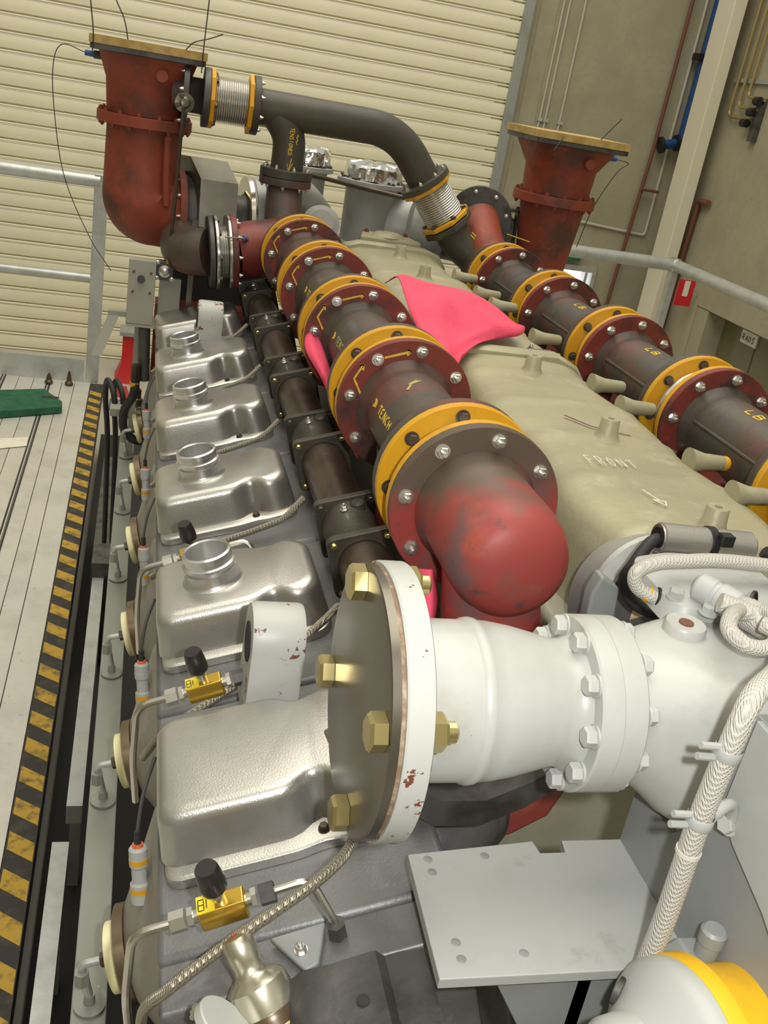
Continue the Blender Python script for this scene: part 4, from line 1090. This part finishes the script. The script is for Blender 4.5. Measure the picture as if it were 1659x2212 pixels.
t = thing('turbocharger', 'right turbocharger body half hidden behind the slanted joint', 'turbocharger', None, (.82, 2.5, 1.5))
Mt = axis_frame((.90, 2.46, 1.66), (-1, .25, .05))
MB(Mt).lathe([(.08, 0), (.095, .03), (.085, .08), (.055, .10), (.055, .16)], 32).build('turbine_housing', 'dark_steel', t)
MB(Mt).lathe([(.06, .16), (.10, .165), (.108, .19), (.108, .22), (.09, .25), (.05, .26)], 36).build('compressor_housing', 'grey_casting', t)
MB().box(.88, 1.05, 2.36, 2.56, .9, 1.545).build('pedestal', 'dark_steel', t, 35, .01)
MB().box(.82, .93, 2.44, 2.56, 1.757, 1.765).build('shield_top', 'shield_steel', t)
MB().box(.905, .912, 2.44, 2.46, 1.60, 1.76).build('shield_strut', 'shield_steel', t)
for x in (.84, .87, .91): inst(SBOLT, 'bolt', Matrix.Translation((x, 2.46, 1.765)), t)

# --- foil covered intake stacks at the rear
def stack(label, cx, cy, r, zb, zf, zt):
    t = thing('intake_stack', label, 'intake stack', 'foil covered intake stacks', (cx, cy, zb))
    MB().lathe([(r * .88, zb), (r * .88, zf - .03), (r * .98, zf - .012), (r * .98, zf - .010)], 36, Matrix.Translation((cx, cy, 0))).build('body', 'grey_casting', t)
    fo = disc(Matrix.Translation((cx, cy, zf)), r * .5, r * 1.22, -.012, 0, 36).build('flange', 'grey_casting', t)
    bolts(SBOLT, 'bolt', Matrix.Translation((cx, cy, zf)), r * 1.1, 10, .2, fo)
    seg = 40
    rings = []
    for i, (k, z) in enumerate(((1.0, zf + .001), (1.0, zf + (zt - zf) * .4), (.98, zf + (zt - zf) * .8), (.9, zt), (.5, zt + .003), (.1, zt - .002))):
        rings.append([(cx + r * k * (1 + random.uniform(-.035, .035)) * math.cos(2 * PI * j / seg), cy + r * k * (1 + random.uniform(-.035, .035)) * math.sin(2 * PI * j / seg), z + random.uniform(-.004, .004)) for j in range(seg)])
    MB().loft(rings, False, True).build('foil', 'foil', t, 12)
    return t
stack('foil covered intake stack behind the upright crossover leg', .393, 2.60, .052, 1.62, 1.782, 1.822)
sb = stack('larger foil covered intake stack in the centre of engine', .560, 2.60, .073, 1.60, 1.768, 1.808)
t = thing('intake_manifold', 'grey intake duct behind the plenum carrying both foil stacks', 'duct', None, (.5, 2.55, 1.5))
MB().loft([rrect(.17, .12, .06, 1.50, .50, 2.56), rrect(.17, .12, .06, 1.58, .50, 2.56), rrect(.15, .10, .06, 1.615, .50, 2.56)]).build('duct', 'grey_casting', t)
MB().lathe([(.045, 0), (.045, .02), (.03, .022), (.03, .03), (.012, .03)], 28, axis_frame((.415, 2.44, 1.66), (-.05, -.9, .5))).build('round_cover', 'grey_casting', t)
MB().lathe([(.09, 0), (.096, .02), (.096, .10), (.09, .12)], 36, axis_frame((.72, 2.62, 1.66), (-1, .2, 0))).build('side_barrel', 'grey_casting', t)
tag(MB().tube(spline([(.36, 2.42, 1.775), (.42, 2.46, 1.768), (.52, 2.48, 1.757), (.62, 2.47, 1.750)], 6), .0055, 10).build('breather_line', 'bronze_dark'), 'slim brown line running in front of the foil stacks', 'pipe')
tag(MB().box(.36, .372, 2.5, 2.512, 1.615, 1.74).build('green_lead', 'green_sign'), 'short green lead hanging beside the smaller foil stack', 'cable')

# --- lever bracket and linkage beside the left turbo
t = thing('lever_bracket', 'grey twin plate lever bracket in front of the left outlet', 'bracket', None, (.02, 2.2, 1.0))
MB().box(-.021, .036, 2.20, 2.212, 1.432, 1.574).build('front_plate', 'bracket_grey', t, 35, .002)
MB().box(.045, .092, 2.235, 2.245, 1.452, 1.535).build('rear_plate', 'bracket_grey', t, 35, .002)
MB().box(-.02, .095, 2.20, 2.28, 1.428, 1.435).build('shelf', 'bracket_grey', t)
MB().cyl((.006, 2.199, 1.534), (.006, 2.190, 1.534), .008, seg=14).build('plug', 'dark_steel', t)
for x, z in ((-.010, 1.548), (.026, 1.548), (-.010, 1.505), (.026, 1.505)): MB().cyl((x, 2.2, z), (x, 2.197, z), .0028, seg=8).build('screw', 'rust_pipe', t)
MB().loft([[(-.018, 2.25, 1.446), (-.060, 2.25, 1.446), (-.060, 2.27, 1.446), (-.018, 2.27, 1.446)], [(-.018, 2.25, 1.434), (-.060, 2.25, 1.434), (-.060, 2.27, 1.434), (-.018, 2.27, 1.434)]]).build('arm', 'bracket_grey', t)
MB().loft([[(-.036, 2.25, 1.436), (-.058, 2.25, 1.436), (-.058, 2.27, 1.436), (-.036, 2.27, 1.436)], [(-.068, 2.22, 1.350), (-.090, 2.22, 1.350), (-.090, 2.24, 1.350), (-.068, 2.24, 1.350)]]).build('brace', 'bracket_grey', t)
MB().cyl((.020, 2.23, 1.428), (.026, 2.23, 1.30), .013, seg=14).build('damper', 'dark_steel', t)
MB().box(-.001, .012, 2.27, 2.29, 1.0, 1.428).build('leg', 'bracket_grey', t)
t = thing('lever_linkage', 'long rusty linkage rod with square bearing beside the outlet', 'linkage', None, (.06, 2.2, 1.54))
MB().box(.034, .074, 2.214, 2.230, 1.533, 1.575).build('bearing_block', 'dark_steel', t, 35, .003)
MB().lathe([(.013, 0), (.013, .008), (.008, .010), (.008, .016), (.004, .017)], 18, axis_frame((.054, 2.214, 1.554), (0, -1, 0))).build('bearing', 'stainless', t)
for x, z in ((.038, 1.571), (.070, 1.571), (.038, 1.537), (.070, 1.537)): inst(ZBOLT, 'bolt', frame((x, 2.214, z), (1, 0, 0), (0, 0, 1), (0, -1, 0)), t)
MB().tube([(.060, 2.215, 1.575), (.064, 2.21, 1.70), (.067, 2.215, 1.885)], [.0035, .0048, .0035], 10).build('rod', 'bronze_dark', t)
MB().cyl((.060, 2.215, 1.570), (.0615, 2.213, 1.605), .006, seg=8).build('rod_end', 'brass', t)
MB().lathe([(.019, 0), (.020, .002), (.020, .006), (.012, .007), (.008, .012), (.003, .013)], 16, axis_frame((.068, 2.236, 1.895), (0.15, -1, .1))).build('lever_hub', 'shield_steel', t)
bolts(SBOLT, 'bolt', axis_frame((.068, 2.230, 1.895), (0.15, -1, .1)), .0145, 4, .4, t)
# hydraulic bits at the rear left
t = thing('hydraulic_valve', 'cluster of black hoses and fittings by the grey rail end', 'hydraulics', None, (-.01, 2.7, 1.0))
MB().box(-.050, .035, 2.53, 2.60, 1.100, 1.122).build('block', 'bracket_grey', t, 35, .003)
MB().lathe([(.014, 0), (.014, .02), (.009, .024), (.009, .045), (.004, .05)], 14, Matrix.Translation((.018, 2.565, 1.122))).build('relief_valve', 'bronze_dark', t)
for dx in (0, .022):
    MB().tube(spline([(-.038 + dx, 2.57, 1.115), (-.045 + dx, 2.585, 1.15), (-.062 + dx, 2.63, 1.165), (-.066 + dx, 2.68, 1.10), (-.055 + dx, 2.72, .95), (-.05 + dx, 2.80, .60)], 8), .0075, 12).build('hose', 'black_rubber', t)
t = thing('hydraulic_hose', 'thick black rubber hose hanging under the lever bracket', 'hose', None, (0, 2.25, 1.15))
MB().tube(spline([(.008, 2.21, 1.31), (.006, 2.21, 1.27), (-.012, 2.24, 1.22), (-.010, 2.25, 1.17), (.02, 2.25, 1.145), (.06, 2.26, 1.15)], 8), .010, 12).build('hose', 'black_rubber', t)
MB().cyl((.008, 2.21, 1.305), (.008, 2.21, 1.34), .011, seg=8).build('end_fitting', 'bronze_dark', t)
MB().cyl((.007, 2.21, 1.29), (.007, 2.21, 1.30), .0115, seg=10).build('yellow_band', 'yellow_paint', t)
# lifting lugs standing between covers
for y, lb in ((.788, 'chipped grey lifting lug with a hole beside the frontmost cover'), (1.995, 'far grey lifting lug in front of the rearmost cover')):
    t = thing('lifting_lug', lb, 'lifting lug', 'painted lifting lugs', (.145, y, 1.43))
    out = []
    for x in (.119, .124, .163, .167):
        r = .033 if x in (.124, .163) else .0315
        ring = [(x, y + r * math.cos(a), 1.517 + r * math.sin(a)) for a in [PI * i / 14 for i in range(15)]] + [(x, y - r, 1.44), (x, y + r, 1.44)]
        out.append(ring)
    MB().loft(out).build('body', 'chipped_white', t, 40)
    MB().lathe([(.019, 0), (.019, .001), (.017, .0012)], 20, frame((.1188, y, 1.512), (0, 1, 0), (0, 0, 1), (-1, 0, 0))).build('hole', 'dark_void', t)

# ================================================================== FRONT WATER PIPE WITH BLANKED END
PY, PZ = .548, 1.618
Mp = frame((0, PY, PZ), (0, 1, 0), (0, 0, 1), (1, 0, 0))       # local z runs along +X
t = thing('blanking_plate', 'brushed steel blanking plate bolted over the white pipe flange', 'plate', None, (.168, PY, PZ - .093))
MB(Mp).lathe([(.004, .1600), (.090, .1600), (.0925, .1608), (.0925, .1665), (.004, .1665)], 72, None, True, True).build('plate', 'steel_plate', t)
MB(Mp).lathe([(.03, .1666), (.0915, .1666), (.0915, .1695), (.03, .1695)], 72, None, False, False, True).build('gasket', 'gasket', t)
for j in range(4):
    a = R(-20.5) + j * PI / 2
    p = Mp @ Matrix.Translation((.0795 * math.cos(a), .0795 * math.sin(a), .1600))
    inst(GBOLT, 'bolt', p @ frame((0, 0, 0), (1, 0, 0), (0, -1, 0), (0, 0, -1)), t)
    inst(GNUT, 'nut', Mp @ Matrix.Translation((.0795 * math.cos(a), .0795 * math.sin(a), .1880)), t)
t = thing('water_pipe', 'pale grey painted water pipe with flanges at both ends', 'pipe', None, (.26, PY, PZ - .06))
MB(Mp).lathe([(.04, .1696), (.0935, .1696), (.0945, .1710), (.0945, .1868), (.0925, .1880), (.058, .1880), (.04, .1880)], 72, None, False, False, True).build('end_flange', 'chipped_white', t)
MB(Mp).lathe([(.0560, .1880), (.0560, .2330), (.0575, .2350), (.0580, .2380), (.0575, .2410), (.0560, .2430), (.0555, .252), (.0530, .268), (.0490, .285), (.0455, .298), (.0450, .304), (.0475, .310), (.050, .3130)], 64).build('reducer', 'paint_white', t)
fo = MB(Mp).lathe([(.03, .3130), (.0615, .3130), (.0630, .3145), (.0630, .3290), (.03, .3290)], 64, None, False, False, True).build('inner_flange', 'paint_white', t)
bolts(WBOLT, 'bolt', Mp @ Matrix.Translation((0, 0, .313)) @ frame((0, 0, 0), (1, 0, 0), (0, -1, 0), (0, 0, -1)), .0545, 10, R(10), fo)
def emb_sf(u, v):
    a = v
    return (Mp @ Vector((.0946 * math.cos(a), .0946 * math.sin(a), .175 + u)), (Mp.to_3x3() @ Vector((math.cos(a), math.sin(a), 0))).normalized())
for i, ch in enumerate('156'):
    w = [[(-.001 + i * .0045 + px * .0042, R(191) - py * .055) for px, py in ln] for ln in word(ch, 0, 0, 1)]
    strokes('stamped_digit', 'chipped_white', t, w, emb_sf, .0009, .0005)
t = thing('thermostat_housing', 'pale grey painted thermostat housing right of the water pipe', 'housing', None, (.43, PY, 1.53))
fo = MB(Mp).lathe([(.03, .3292), (.0630, .3292), (.0630, .3460), (.0615, .3475), (.03, .3475)], 64, None, False, False, True).build('flange', 'paint_white', t)
bolts(WBOLT, 'bolt', Mp @ Matrix.Translation((0, 0, .3475)), .0545, 10, R(10), fo)
def sup(x, hy, zu, zd, e, cy=PY, n=40):
    P = []
    for j in range(n):
        a = 2 * PI * j / n
        c, s = math.cos(a), math.sin(a)
        yy = math.copysign(abs(c) ** (2 / e), c) * hy
        zz = math.copysign(abs(s) ** (2 / e), s) * (zu if s > 0 else zd)
        P.append((x, cy + yy, PZ + zz))
    return P
MB().loft([sup(.3470, .050, .050, .050, 2), sup(.356, .050, .050, .052, 2.1), sup(.375, .053, .052, .062, 2.6), sup(.395, .058, .053, .078, 3.2), sup(.412, .062, .053, .086, 3.8), sup(.430, .064, .052, .084, 4.2), sup(.452, .066, .052, .060, 4.5), sup(.485, .072, .053, .050, 4.5), sup(.56, .074, .054, .050, 4.5)]).build('body', 'paint_white', t, 60)
MB().lathe([(.016, -.004), (.0155, .006), (.0145, .008), (.010, .008), (.0055, .0075)], 24, Matrix.Translation((.402, PY + .015, PZ + .052))).build('plug_boss', 'paint_white', t)
MB().lathe([(.0055, .0), (.0055, .0012)], 16, Matrix.Translation((.402, PY + .015, PZ + .0596))).build('rusty_plug', 'rust_pipe', t)
MB().loft([rrect(.055, .045, .02, PZ + .045, .455, PY + .075), rrect(.055, .045, .02, PZ + .060, .460, PY + .080), rrect(.045, .035, .02, PZ + .066, .465, PY + .085)]).build('rear_lid', 'paint_grey', t)
for x, y in ((.412, .600), (.428, .578), (.495, .590)):
    inst(GREYB, 'bolt', Matrix.Translation((x, y, PZ + .060)), t)

# --- shelf bracket with upright plate
t = thing('shelf_bracket', 'pale grey steel shelf bracket with drilled holes under the housing', 'bracket', None, (.38, .58, 1.0))
SZ = 1.475
MB().prism([(.2235, .552), (.2186, .439), (.459, .437), (.459, .563), (.354, .563), (.352, .550), (.331, .550), (.329, .563)], SZ - .009, SZ).build('shelf', 'paint_grey', t, 35, .0010)
for x, y in ((.238, .546), (.238, .533), (.238, .468), (.238, .454), (.284, .548), (.284, .456)):
    MB().lathe([(.0036, SZ + .0001), (.0032, SZ + .0003), (.0002, SZ + .0002)], 16, Matrix.Translation((x, y, 0))).build('hole', 'paint_grey_dark', t)
MX_ = frame((0, 0, 0), (0, 1, 0), (0, 0, 1), (1, 0, 0))
MB().prism([(.563, SZ), (.563, 1.533), (.508, 1.531), (.473, 1.570), (.466, 1.668), (.29, 1.668), (.29, 1.52), (.43, SZ)], .405, .413, MX_).build('upright', 'paint_grey_dark', t, 35, .0010)
MB().prism([(.461, 1.595), (.459, 1.668), (.29, 1.668), (.29, 1.512), (.395, 1.567), (.441, 1.582)], .4005, .4048, MX_).build('side_panel', 'paint_grey', t, 35, .0010)
MB().prism([(.26, SZ - .01), (.39, SZ - .01), (.35, 1.37), (.315, 1.37)], .450, .458, frame((0, 0, 0), (1, 0, 0), (0, 0, 1), (0, -1, 0)) @ Matrix.Translation((0, 0, -.908))).build('gusset', 'paint_grey_dark', t, 35, .001)
MB().box(.328, .338, .45, .52, 1.35, SZ - .009).build('rib', 'paint_grey_dark', t)

# --- cable loom
def cable(name, m, label, pts, r, cat='cable', n=8, grp=None, seg=12):
    return tag(MB().tube(spline(pts, n), r, seg).build(name, m), label, cat, grp)
lm = thing('cable_loom', 'thick white braided cable loom running down past the shelf bracket', 'cable loom', None, (.38, .45, 1.43))
MB().tube(spline([(.425, .565, 1.695), (.455, .55, 1.690), (.450, .52, 1.690), (.430, .49, 1.690), (.400, .458, 1.702), (.376, .440, 1.700), (.366, .432, 1.679), (.361, .430, 1.616), (.360, .428, 1.563), (.359, .427, 1.518), (.356, .428, 1.462), (.352, .432, 1.42)], 10), .0075, 16).build('sleeve', 'braid_white', lm)
MB().cyl((.3602, .429, 1.590), (.3602, .429, 1.587), .0082, seg=18).build('tape_end', 'white_sleeve', lm)
for p, d in (((.3645, .4315, 1.664), (0.05, 0, 1)), ((.361, .430, 1.613), (0, 0, 1))):
    MB().lathe([(.0082, -.004), (.0088, -.003), (.0088, .003), (.0082, .004)], 20, axis_frame(p, d), False, False).build('clamp_band', 'paint_grey', lm)
    for dz in (-.004, .004):
        MB().cyl((p[0] - .005, p[1], p[2] + dz), (p[0] - .021, p[1] - .001, p[2] + dz + .002), .0024, seg=8).build('clamp_tail', 'paint_grey', lm)
cb = thing('loom_clip', 'grey cable clip bolted to upright plate beside the loom', 'clip', None, (.42, .47, 1.58))
MB().tube(spline([(.369, .4305, 1.615), (.382, .438, 1.616), (.392, .444, 1.612), (.398, .447, 1.602), (.3990, .448, 1.592)], 5), .0042, 8).build('strap', 'paint_grey', cb, 60)
inst(GREYB, 'bolt', axis_frame((.400, .448, 1.592), (-1, -.4, .3)), cb)
wl = thing('cable_loop', 'white braided cable looped over the thermostat housing with cable ties', 'cable', None, (.45, .6, 1.66))
MB().tube(spline([(.56, .615, 1.697), (.50, .62, 1.700), (.455, .62, 1.702), (.425, .62, 1.700), (.400, .62, 1.697), (.386, .62, 1.688), (.390, .618, 1.676), (.408, .612, 1.670), (.424, .605, 1.672), (.438, .59, 1.680), (.452, .575, 1.686), (.470, .56, 1.688), (.486, .545, 1.686), (.490, .525, 1.684), (.478, .510, 1.690), (.455, .508, 1.698), (.438, .53, 1.698)], 8), .0060, 14).build('sleeve', 'braid_white', wl)
MB().tube(spline([(.450, .560, 1.690), (.455, .545, 1.698), (.450, .524, 1.697), (.434, .510, 1.692), (.415, .508, 1.693), (.406, .520, 1.698), (.416, .536, 1.700), (.436, .556, 1.694)], 8), .0058, 14).build('coiled_sleeve', 'braid_white', wl)
for p, d, rr in (((.405, .613, 1.671), (1, -.3, -.1), .0072), ((.428, .602, 1.674), (1, -.7, .4), .0072), ((.457, .570, 1.687), (1, -1, .2), .014)):
    MB().lathe([(rr, -.0015), (rr + .001, -.001), (rr + .001, .001), (rr, .0015)], 20, axis_frame(p, d), False, False).build('cable_tie', 'black', wl)
for p, d in (((.398, .616, 1.672), (1, -.3, 0)), ((.434, .596, 1.677), (1, -.8, .4))):
    MB().lathe([(.0062, -.003), (.0064, -.002), (.0064, .002), (.0062, .003)], 16, axis_frame(p, d), False, False).build('orange_band', 'yellow_paint', wl)
pl = thing('plug_connector', 'grey round plug connector lying on the thermostat housing', 'connector', None, (.44, .58, 1.67))
Mc = axis_frame((.428, .600, 1.690), (.45, -.75, -.05))
MB(Mc).lathe([(.010, 0), (.0115, .002), (.0115, .014), (.0105, .015), (.0105, .018), (.0120, .019), (.0120, .034), (.010, .036)], 22).build('shell', 'sensor_grey', pl)
MB(Mc).lathe([(.0105, .036), (.0120, .040), (.0120, .060), (.008, .066)], 20).build('braided_boot', 'braid_white', pl)
cable('black_cable', 'black_rubber', 'black sleeved cable curling down from the silver sensor', [(.462, .718, 1.674), (.448, .712, 1.672), (.432, .702, 1.655), (.426, .70, 1.640), (.434, .695, 1.624), (.450, .69, 1.616), (.47, .68, 1.616), (.49, .66, 1.625)], .0055)
sn = thing('sensor', 'silver cylinder sensor strapped with black tie above the round housing', 'sensor', None, (.51, .718, 1.66))
Ms = axis_frame((.458, .718, 1.6745), (1, 0, -.04))
MB(Ms).lathe([(.012, 0), (.0138, .001), (.0138, .092), (.012, .094)], 28).build('barrel', 'cast_alu', sn)
MB(Ms).lathe([(.0110, -.001), (.0122, -.0012), (.0125, .001), (.0105, .002)], 24, None, False, False, True).build('end_ring', 'zinc', sn)
MB(Ms).lathe([(.0095, -.002), (.0095, .001)], 18).build('end_plug', 'black', sn)
MB(Ms).lathe([(.0142, .046), (.0152, .047), (.0152, .053), (.0142, .054)], 24, None, False, False).build('tie', 'black', sn)
MB().box(.509, .520, .698, .708, 1.678, 1.688).build('tie_head', 'black', sn)
cable('black_cable', 'black_rubber', 'short stiff black cable end at right beside the silver sensor', [(.566, .716, 1.668), (.59, .705, 1.655), (.615, .69, 1.64)], .006)

# --- yellow and grey pump in the bottom corner
t = thing('water_pump', 'yellow pump with a pale grey bell housing at bottom right', 'pump', None, (.38, .36, 1.40))
Mq = axis_frame((.334, .367, 1.470), (1, .10, -.02))
MB(Mq).lathe([(.030, -.030), (.034, -.024), (.036, -.008), (.050, .004), (.060, .012), (.064, .018), (.064, .026), (.05, .028)], 48).build('bell', 'paint_grey', t)
MB(Mq).lathe([(.0645, .026), (.0652, .030), (.0652, .038), (.058, .042), (.055, .060), (.055, .16)], 48).build('body', 'pump_yellow', t)
MB(Mq).lathe([(.056, .075), (.064, .080), (.064, .092), (.056, .098)], 48, None, False, False).build('rib', 'pump_yellow', t)
MB(Mq @ frame((.044, .016, .004), (0, 1, 0), (.6, 0, .8), (.8, 0, -.6))).lathe([(.0095, .0), (.0095, .004)], 18).build('window', 'dark_steel', t)
MB().box(.35, .44, .335, .385, .0, 1.421).build('stand', 'dark_steel', t)
t = thing('pump_port', 'small grey pipe end with a yellow mark at bottom edge', 'pipe', None, (.25, .36, 1.4))
MB().cyl((.225, .36, 1.495), (.262, .362, 1.495), .015, seg=24).build('pipe', 'paint_grey', t)
MB().cyl((.262, .362, 1.495), (.274, .363, 1.495), .014, seg=24).build('dark_end', 'dark_steel', t)
strokes('yellow_mark', 'tape_yellow', t, [[(0, 0), (.008, .004)]], lambda u, v: (Vector((.268, .3615 - .014 * .8 + v * .2 - .001, 1.495 + .012 + v)), Vector((0, -.7, .7)).normalized()), .004)
t = thing('mount_bolt', 'grey bolt on a wedge shaped foot behind the yellow pump', 'bolt', None, (.42, .43, 1.3))
MB().loft([[(.372, .405, 1.48), (.432, .405, 1.47), (.432, .445, 1.47), (.372, .445, 1.48)], [(.385, .41, 1.502), (.412, .41, 1.500), (.412, .44, 1.500), (.385, .44, 1.502)]]).build('foot', 'paint_grey_dark', t, 35, .002)
MB().lathe([(.008, 0), (.008, .012), (.009, .013), (.009, .022), (.007, .024)], 14, Matrix.Translation((.398, .424, 1.501))).build('bolt', 'paint_grey_dark', t)
MB().box(.385, .415, .41, .44, 0, 1.478).build('post', 'dark_steel', t)

# --- red port, dark strap, silver elbow seen below the pipe
t = thing('port_flange', 'red oxide port flange seen under the white water pipe', 'flange', None, (.4, .73, 1.3))
MB().loft([[(.345, .735, 1.42), (.36, .735, 1.335), (.40, .735, 1.318), (.44, .735, 1.345), (.460, .735, 1.40), (.455, .735, 1.44)], [(.345, .765, 1.42), (.36, .765, 1.335), (.40, .765, 1.318), (.44, .765, 1.345), (.460, .765, 1.40), (.455, .765, 1.44)]]).build('plate', 'cap_red', t, 35, .006)
inst(SBOLT, 'bolt', fl_frame(.372, 1.365, .735), t)
strap = [(.235, 1.487), (.262, 1.472), (.30, 1.472), (.335, 1.490), (.36, 1.51)]
tag(MB().loft([[(x, .600, z + .012), (x, .650, z + .014), (x, .650, z - .012), (x, .600, z - .014)] for x, z in strap]).build('dark_bracket', 'dark_steel', None, 60), 'curved dark steel strap passing under the white water pipe', 'bracket')
t = thing('cylinder_elbow', 'bare metal elbow casting beside the red port flange', 'casting', None, (.28, .66, 1.3))
MB().tube(spline([(.25, .66, 1.355), (.29, .665, 1.39), (.325, .69, 1.385), (.345, .72, 1.37)], 6), [.040] * 6 + [.036] * 7 + [.034] * 6, 28).build('elbow', 'head_grey', t)
MB().lathe([(.040, 0), (.041, .004), (.041, .010), (.03, .011)], 28, axis_frame((.335, .705, 1.378), (.6, .7, -.2))).build('clamp_ring', 'stainless', t)

# --- plug, grey stub and dark casting at the bottom left
t = thing('ignition_plug', 'shiny domed ignition plug in a brown oily sleeve', 'plug', None, (.115, .48, 1.38))
Mk = axis_frame((.1215, .470, 1.405), Vector((.0905, .508, 1.452)) - Vector((.1215, .470, 1.405)))
MB(Mk).lathe([(.0245, -.05), (.025, .008), (.0235, .012)], 32).build('sleeve', 'brown_oily', t)
MB(Mk).lathe([(.0225, .008), (.0225, .022), (.0210, .030), (.0165, .034), (.0140, .035), (.0115, .038), (.0110, .044), (.0118, .047), (.0118, .058), (.0095, .063), (.003, .0645)], 36).build('dome', 'plug_steel', t)
MB(Mk).lathe([(.0252, -.002), (.0265, -.001), (.0265, .002), (.0252, .003)], 32, None, False, False, True).build('wire_ring', 'copper', t)
strokes('red_mark', 'red_mark', t, [[(-.003, 0), (.003, .001)]], lambda u, v: (Mk @ Vector((u, v, .0648)), (Mk.to_3x3() @ Vector((0, 0, 1))).normalized()), .002, .0004)
t = thing('drain_stub', 'pale grey flanged stub with orange paint at bottom left', 'pipe', None, (.07, .44, 1.36))
Md = axis_frame((.084, .452, 1.428), (-.55, -.15, -.80))
MB(Md).lathe([(.021, -.004), (.022, -.003), (.022, .003), (.021, .004)], 32).build('flange', 'paint_grey', t)
MB(Md).lathe([(.0165, .004), (.0155, .01), (.0155, .075)], 28).build('tube', 'paint_grey', t)
inst(ZBOLT, 'bolt', Md @ Matrix.Translation((-.014, .013, .003)), t)
strokes('orange_mark', 'yellow_paint', t, [[(.020, 0), (.036, .004)]], lambda u, v: (Md @ Vector((.0157 * math.cos(3.9 + v), .0157 * math.sin(3.9 + v), u)), (Md.to_3x3() @ Vector((math.cos(3.9), math.sin(3.9), 0))).normalized()), .006)
t = thing('dark_casting', 'dark ribbed casting with round boss at the bottom', 'casting', None, (.19, .46, 1.30))
MB().loft([[(.128, y, zt - .12), (.128, y, zt - .022), (.140, y, zt - .009), (.160, y, zt - .004), (.186, y, zt + .006), (.194, y, zt), (.206, y, zt + .004), (.221, y, zt + .006), (.221, y, zt - .12)] for y, zt in ((.400, 1.438), (.408, 1.450), (.480, 1.452), (.488, 1.442))]).build('body', 'engine_dark', t, 45)
MB().lathe([(.018, 0), (.018, .008), (.014, .012), (.008, .012)], 24, axis_frame((.152, .402, 1.434), (0, -1, .5))).build('boss', 'engine_dark', t)
MB().lathe([(.008, .012), (.008, .018), (.006, .019)], 14, axis_frame((.152, .402, 1.434), (0, -1, .5))).build('bolt', 'dark_steel', t)
MB().lathe([(.0045, 0), (.0045, .0006)], 12, axis_frame((.172, .445, 1.4525), (-.2, -.1, 1))).build('hole', 'dark_void', t)
